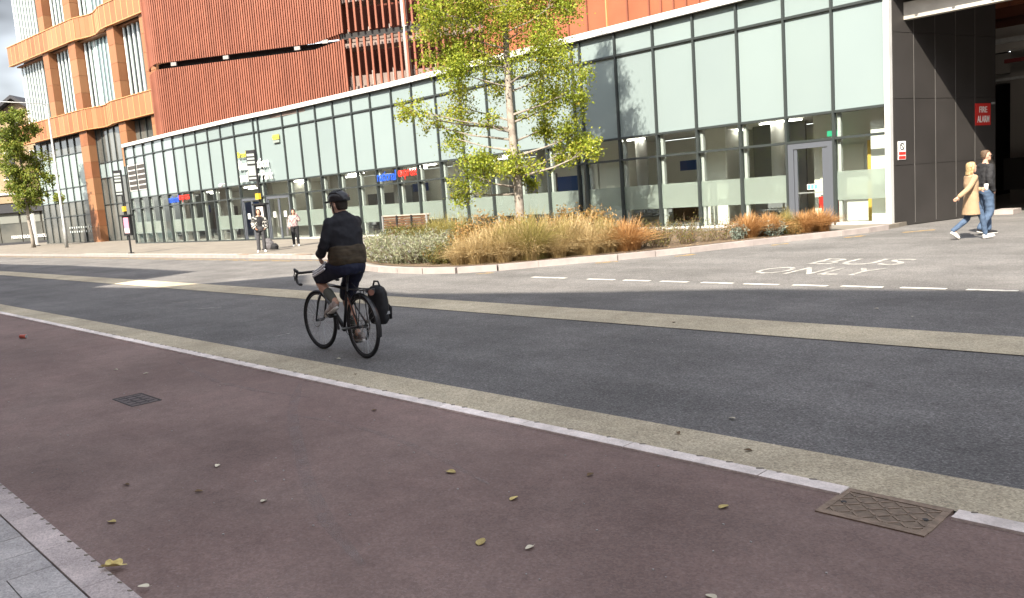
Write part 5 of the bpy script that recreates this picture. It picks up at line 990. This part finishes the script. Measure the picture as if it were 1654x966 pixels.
ST_ = dict(spine=[(0, 0, .87), (0, 0, .95), (.005, 0, 1.10), (.0, 0, 1.27), (-.005, 0, 1.42), (.0, 0, 1.49)], lat0=(0, 1, 0), lat1=(0, 1, 0), hipL=(0, .09, .90), hipR=(0, -.09, .90), kneeL=(.015, .10, .49), kneeR=(.015, -.10, .49), ankL=(-.02, .10, .085), ankR=(-.02, -.10, .085), heelL=(-.07, .105, .0), toeL=(.18, .125, .0), heelR=(-.07, -.105, .0), toeR=(.18, -.125, .0),
           shL=(-.005, .175, 1.405), shR=(-.005, -.175, 1.405), elL=(-.02, .235, 1.12), elR=(-.02, -.235, 1.12), wrL=(.06, .24, .88), wrR=(.06, -.24, .88), hdL=(.15, 0, -1), hdR=(.15, 0, -1), head=(.02, 0, 1.63), look=(1, 0, 0))
m_wsh = mat('white_shoe', (.62, .62, .60), .6); m_blk = mat('black_cloth', (.016, .016, .018), .8); m_chk = None
def checker(name, c1, c2, c3, s1, s2):
    m = bpy.data.materials.new(name); m.use_nodes = True; n = m.node_tree.nodes; l = m.node_tree.links; b = n['Principled BSDF']; b.inputs['Roughness'].default_value = .9
    t = n.new('ShaderNodeTexCoord'); v = n.new('ShaderNodeTexChecker'); v.inputs['Scale'].default_value = s1; l.new(t.outputs['Object'], v.inputs[0]); v.inputs[1].default_value = (*c1, 1); v.inputs[2].default_value = (*c2, 1)
    nz = n.new('ShaderNodeTexNoise'); nz.inputs['Scale'].default_value = s2; l.new(t.outputs['Object'], nz.inputs['Vector']); r = n.new('ShaderNodeMapRange'); r.inputs[1].default_value = .48; r.inputs[2].default_value = .56; l.new(nz.outputs['Fac'], r.inputs[0])
    x = n.new('ShaderNodeMixRGB'); l.new(r.outputs[0], x.inputs[0]); l.new(v.outputs[0], x.inputs[1]); x.inputs[2].default_value = (*c3, 1); l.new(x.outputs[0], b.inputs['Base Color']); return m
# woman in the black and white checked coat
toward = lambda x, y: math.atan2(-y, -x)
P1 = dict(ST_); P1.update(elL=(.02, .27, 1.15), wrL=(.16, .22, .98), elR=(.02, -.27, 1.15), wrR=(.16, -.22, .98), hdL=(.6, -.5, -.5), hdR=(.6, .5, -.5), kneeR=(.05, -.12, .49), heelR=(-.02, -.14, 0), toeR=(.22, -.20, 0), ankR=(.03, -.13, .085))
w1_, hp1 = person((-29.8, 15.2, .098), toward(-29.8, 15.2)+.1, 1.66, 'standing woman in a black and white checked coat beside the bus stop', P1, {})
trousers(w1_, P1, mat('charcoal_cloth', (.05, .05, .055), .85), (.10, .075, .07)); top(w1_, P1, m_blk, 'vest', .008, (.05, .04, .03), 1, 0, None, .2)
cw = MB(); 
for sg_ in (-1, 1): cw.rings([(V((-.02, .12*sg_, .98)), V((.11, 0, 0)), V((0, .075, 0))), (V((-.02, .125*sg_, 1.15)), V((.125, 0, 0)), V((0, .07, 0))), (V((-.02, .125*sg_, 1.32)), V((.12, 0, 0)), V((0, .075, 0))), (V((-.02, .11*sg_, 1.44)), V((.08, 0, 0)), V((0, .07, 0)))], 14)
cw.rings([(V((-.09, 0, .98)), V((0, .17, 0)), V((.045, 0, 0))), (V((-.10, 0, 1.3)), V((0, .18, 0)), V((.045, 0, 0))), (V((-.07, 0, 1.47)), V((0, .12, 0)), V((.045, 0, 0)))], 14)
for sd_ in 'LR': limb(cw, [P1['sh'+sd_], P1['el'+sd_], V(P1['el'+sd_]).lerp(V(P1['wr'+sd_]), .95)], [.085, .085, .075])
solid('coat', cw, checker('checked_fleece', (.46, .45, .41), (.015, .015, .016), (.02, .02, .02), 10, 9), w1_, .012, 3, .015); shoes(w1_, P1, m_wsh, m_sole)
def hair(o, hp_, mt, length, wide=1.0, back=.0):
    H = MB(); H.rings([(hp_(-.02, 0, .135), V((.03, 0, 0)), V((0, .03, 0))), (hp_(-.02, 0, .115), V((.085, 0, 0)), V((0, .07, 0))), (hp_(-.025, 0, .07), V((.105, 0, 0)), V((0, .088, 0))), (hp_(-.058, 0, .02), V((.074, 0, 0)), V((0, .090*wide, 0))), (hp_(-.07, 0, -.06), V((.058, 0, 0)), V((0, .088*wide, 0))), (hp_(-.07-back, 0, -length), V((.045, 0, 0)), V((0, .075*wide, 0)))], 16)
    for sg_ in (-1, 1): limb(H, [hp_(.01, .072*sg_, .08), hp_(-.02, .083*sg_*wide, -.02), hp_(-.045, .082*sg_*wide, -length*.85)], [.025, .028, .018])
    return solid('hair', H, mt, o, .009, 2, .008)
hair(w1_, hp1, mat('hair_brown', (.035, .018, .012), .6), .16, 1.1)
bag_ = root('rucksack', (-31.0, 16.15, .098), 'slumped grey rucksack on the pavement beside the checked coat woman', 'bag', rz=.4)
rb_ = MB(); rb_.rings([(V((0, 0, .0)), V((.20, 0, 0)), V((0, .16, 0))), (V((0, 0, .12)), V((.23, 0, 0)), V((0, .19, 0))), (V((-.03, 0, .32)), V((.19, 0, 0)), V((0, .16, 0))), (V((-.06, 0, .46)), V((.11, 0, 0)), V((0, .10, 0)))], 18); solid('bag_body', rb_, mat('bag_grey', (.09, .085, .09), .8), bag_, .015, 2, .02)
rc = MB(); rc.rings([(V((.28, -.05, .0)), V((.16, 0, 0)), V((0, .13, 0))), (V((.29, -.05, .14)), V((.17, 0, 0)), V((0, .14, 0))), (V((.27, -.05, .25)), V((.09, 0, 0)), V((0, .08, 0)))], 16); solid('front_pocket', rc, m_blk, bag_, .015, 2, .015); MB().tube([(-.12, 0, .44), (-.10, 0, .52), (-.03, 0, .52), (0, 0, .44)], .012, 6).build('handle', m_blk, bag_)
# woman on the phone
P2_ = dict(ST_); P2_.update(elL=(.05, .27, 1.18), wrL=(.12, .14, 1.50), hdL=(0, -.45, .9), pnL=(0, -1, 0), elR=(-.02, -.24, 1.12), wrR=(.08, -.23, .90), hdR=(.3, 0, -1))
w2_, hp2 = person((-31.6, 17.7, .098), toward(-31.6, 17.7)-.1, 1.56, 'standing woman in a pink checked shirt with a hand raised to her face', P2_, {})
trousers(w2_, P2_, m_blk, (.105, .085, .06)); top(w2_, P2_, mat('white_tee', (.55, .53, .52), .8), 'tee', .008, (.05, .04, .03), 1, 0, None, .1)
top(w2_, P2_, checker('pink_plaid', (.32, .20, .20), (.15, .11, .12), (.40, .33, .31), 12, 9), 'shirt', .022, (.075, .068, .058), 1, .0); hair(w2_, hp2, bpy.data.materials['hair_brown'], .2, 1.05); shoes(w2_, P2_, m_wsh, m_sole)
tb_ = root('tote_bag', (-31.95, 17.55, .55), 'white tote bag hanging beside the woman in the pink shirt', 'bag', rz=-.6)
tm = MB(); tm.rings([(V((0, 0, 0)), V((.15, 0, 0)), V((0, .04, 0))), (V((0, 0, .2)), V((.17, 0, 0)), V((0, .05, 0))), (V((0, 0, .38)), V((.16, 0, 0)), V((0, .03, 0)))], 14); solid('bag_body', tm, mat('canvas_white', (.58, .57, .54), .8), tb_, .013, 2, .008); MB().tube([(-.1, 0, .36), (-.06, .01, .72), (.06, .01, .72), (.1, 0, .36)], .010, 6).build('strap', bpy.data.materials['canvas_white'], tb_)
# couple walking to the right across the bus road; walking direction
WD = math.atan2(.70, .72)
PW = dict(ST_); PW.update(hipL=(.0, .085, .90), hipR=(.0, -.085, .90), kneeR=(.20, -.09, .52), ankR=(.27, -.09, .10), heelR=(.23, -.09, .005), toeR=(.48, -.10, .045), kneeL=(-.02, .09, .47), ankL=(-.36, .085, .20), heelL=(-.425, .09, .155), toeL=(-.235, .09, .0), elR=(-.17, -.235, 1.17), wrR=(-.40, -.26, 1.00), hdR=(-.7, 0, -.6), elL=(.05, .24, 1.14), wrL=(.27, .12, 1.12), hdL=(1, -.1, .1), curlL=.75)
wm, hpw = person((-5.72, 18.75, -.006), WD, 1.58, 'walking woman with blonde hair in a long camel coat', PW, {})
m_jean = mat('denim', (.062, .095, .155), .85, (.04, .065, .11), 7, 4, .35, .65, .2, 60); trousers(wm, PW, m_jean, (.10, .07, .055)); top(wm, PW, mat('pale_knit', (.50, .42, .40), .85), 'jumper', .012, (.05, .04, .03), 1, 0, None, .2)
top(wm, PW, mat('camel_wool', (.285, .195, .120), .9, bump=.3, bscale=50), 'coat', .028, (.070, .060, .052), 0, .04, .56, .95, .003); hair(wm, hpw, mat('hair_blonde', (.36, .26, .14), .55, (.22, .15, .07), 30, 4, .4, .6), .17, 1.12, .03); shoes(wm, PW, m_wsh, m_sole)
PM = dict(ST_); PM.update(hipL=(.0, .09, .90), hipR=(.0, -.09, .90), kneeL=(.10, .09, .49), ankL=(.11, .09, .09), heelL=(.06, .09, .0), toeL=(.32, .10, .012), kneeR=(.06, -.09, .48), ankR=(-.16, -.09, .14), heelR=(-.22, -.09, .07), toeR=(.02, -.09, .0), elR=(-.06, -.245, 1.13), wrR=(.05, -.19, .93), hdR=(.4, .35, -.7), curlR=.4, pnR=(0, 1, 0), elL=(-.05, .245, 1.12), wrL=(.04, .20, .92), hdL=(.4, -.4, -.6), w=1.1)
mn, hpm = person((-5.77, 19.83, -.006), WD+.05, 1.81, 'walking man in a black jacket, sunglasses and jeans with a hand in his pocket', PM, {'shades': True})
trousers(mn, PM, m_jean, (.108, .08, .066)); top(mn, PM, mat('tee_pale', (.50, .49, .48), .8), 'tee', .024, (.05, .04, .03), 1, 0, None, .1)
JM = MB()
for sg_ in (-1, 1): JM.rings([(V((-.01, .105*sg_, 1.0)), V((.125, 0, 0)), V((0, .085, 0))), (V((-.01, .115*sg_, 1.2)), V((.14, 0, 0)), V((0, .085, 0))), (V((-.01, .125*sg_, 1.34)), V((.125, 0, 0)), V((0, .08, 0))), (V((-.01, .10*sg_, 1.47)), V((.08, 0, 0)), V((0, .07, 0)))], 14)
JM.rings([(V((-.08, 0, 1.0)), V((0, .16, 0)), V((.07, 0, 0))), (V((-.085, 0, 1.3)), V((0, .18, 0)), V((.06, 0, 0))), (V((-.06, 0, 1.49)), V((0, .11, 0)), V((.05, 0, 0)))], 14); JM.rings([(V((.06, 0, .99)), V((0, .13, 0)), V((.075, 0, 0))), (V((.07, 0, 1.12)), V((0, .10, 0)), V((.07, 0, 0)))], 14)
for sd_ in 'LR': limb(JM, [PM['sh'+sd_], PM['el'+sd_], V(PM['el'+sd_]).lerp(V(PM['wr'+sd_]), .95)], [.08, .066, .055])
solid('jacket', JM, m_blk, mn, .012, 3, .012); hs = MB(); hs.rings([(hpm(-.02, 0, .13), V((.05, 0, 0)), V((0, .05, 0))), (hpm(-.02, 0, .098), V((.090, 0, 0)), V((0, .074, 0))), (hpm(-.055, 0, .045), V((.056, 0, 0)), V((0, .077, 0))), (hpm(-.066, 0, -.03), V((.036, 0, 0)), V((0, .066, 0)))], 16); solid('hair', hs, mat('hair_sandy', (.065, .040, .024), .7, (.10, .065, .04), 40, 4), mn, .009, 2, .004)
bt = MB(); bt.rings([(hpm(.035, 0, -.118), V((.05, 0, 0)), V((0, .045, 0))), (hpm(.028, 0, -.07), V((.068, 0, 0)), V((0, .066, 0)))], 14); solid('beard', bt, bpy.data.materials['hair_sandy'], mn, .009, 2, .003)
TF = MB(); TF.rings([(V((.135, 0, 1.08)), V((0, .045, 0)), V((.03, 0, 0))), (V((.142, 0, 1.22)), V((0, .05, 0)), V((.03, 0, 0))), (V((.125, 0, 1.36)), V((0, .055, 0)), V((.03, 0, 0))), (V((.075, 0, 1.47)), V((0, .06, 0)), V((.03, 0, 0)))], 12); solid('tee_front', TF, bpy.data.materials['tee_pale'], mn, .010, 2)
sgl = MB(); sgl.box(hpm(.098, .035, .01), (.012, .055, .036)); sgl.box(hpm(.098, -.035, .01), (.012, .055, .036)); sgl.box(hpm(.098, 0, .02), (.01, .03, .008)); sgl.box(hpm(.045, .078, .018), (.11, .005, .008)); sgl.box(hpm(.045, -.078, .018), (.11, .005, .008)); sgl.build('sunglasses', m_black, mn); shoes(mn, PM, m_blk, m_sole)
sM = 1.58/1.75; cp_ = Matrix.Translation((-5.72, 18.75, -.006)) @ Matrix.Rotation(WD, 4, 'Z') @ (V((.375, .065, 1.14))*sM)
cu_ = root('paper_cup', cp_, 'white takeaway cup in the hand of the woman in the camel coat', 'cup'); MB().tube([(0, 0, -.05), (0, 0, .075)], [.030, .041], 16).build('cup_body', mat('cup_white', (.66, .65, .63), .5), cu_, smooth=True); MB().tube([(0, 0, .075), (0, 0, .09)], [.043, .038], 16).build('lid', m_wsh, cu_)
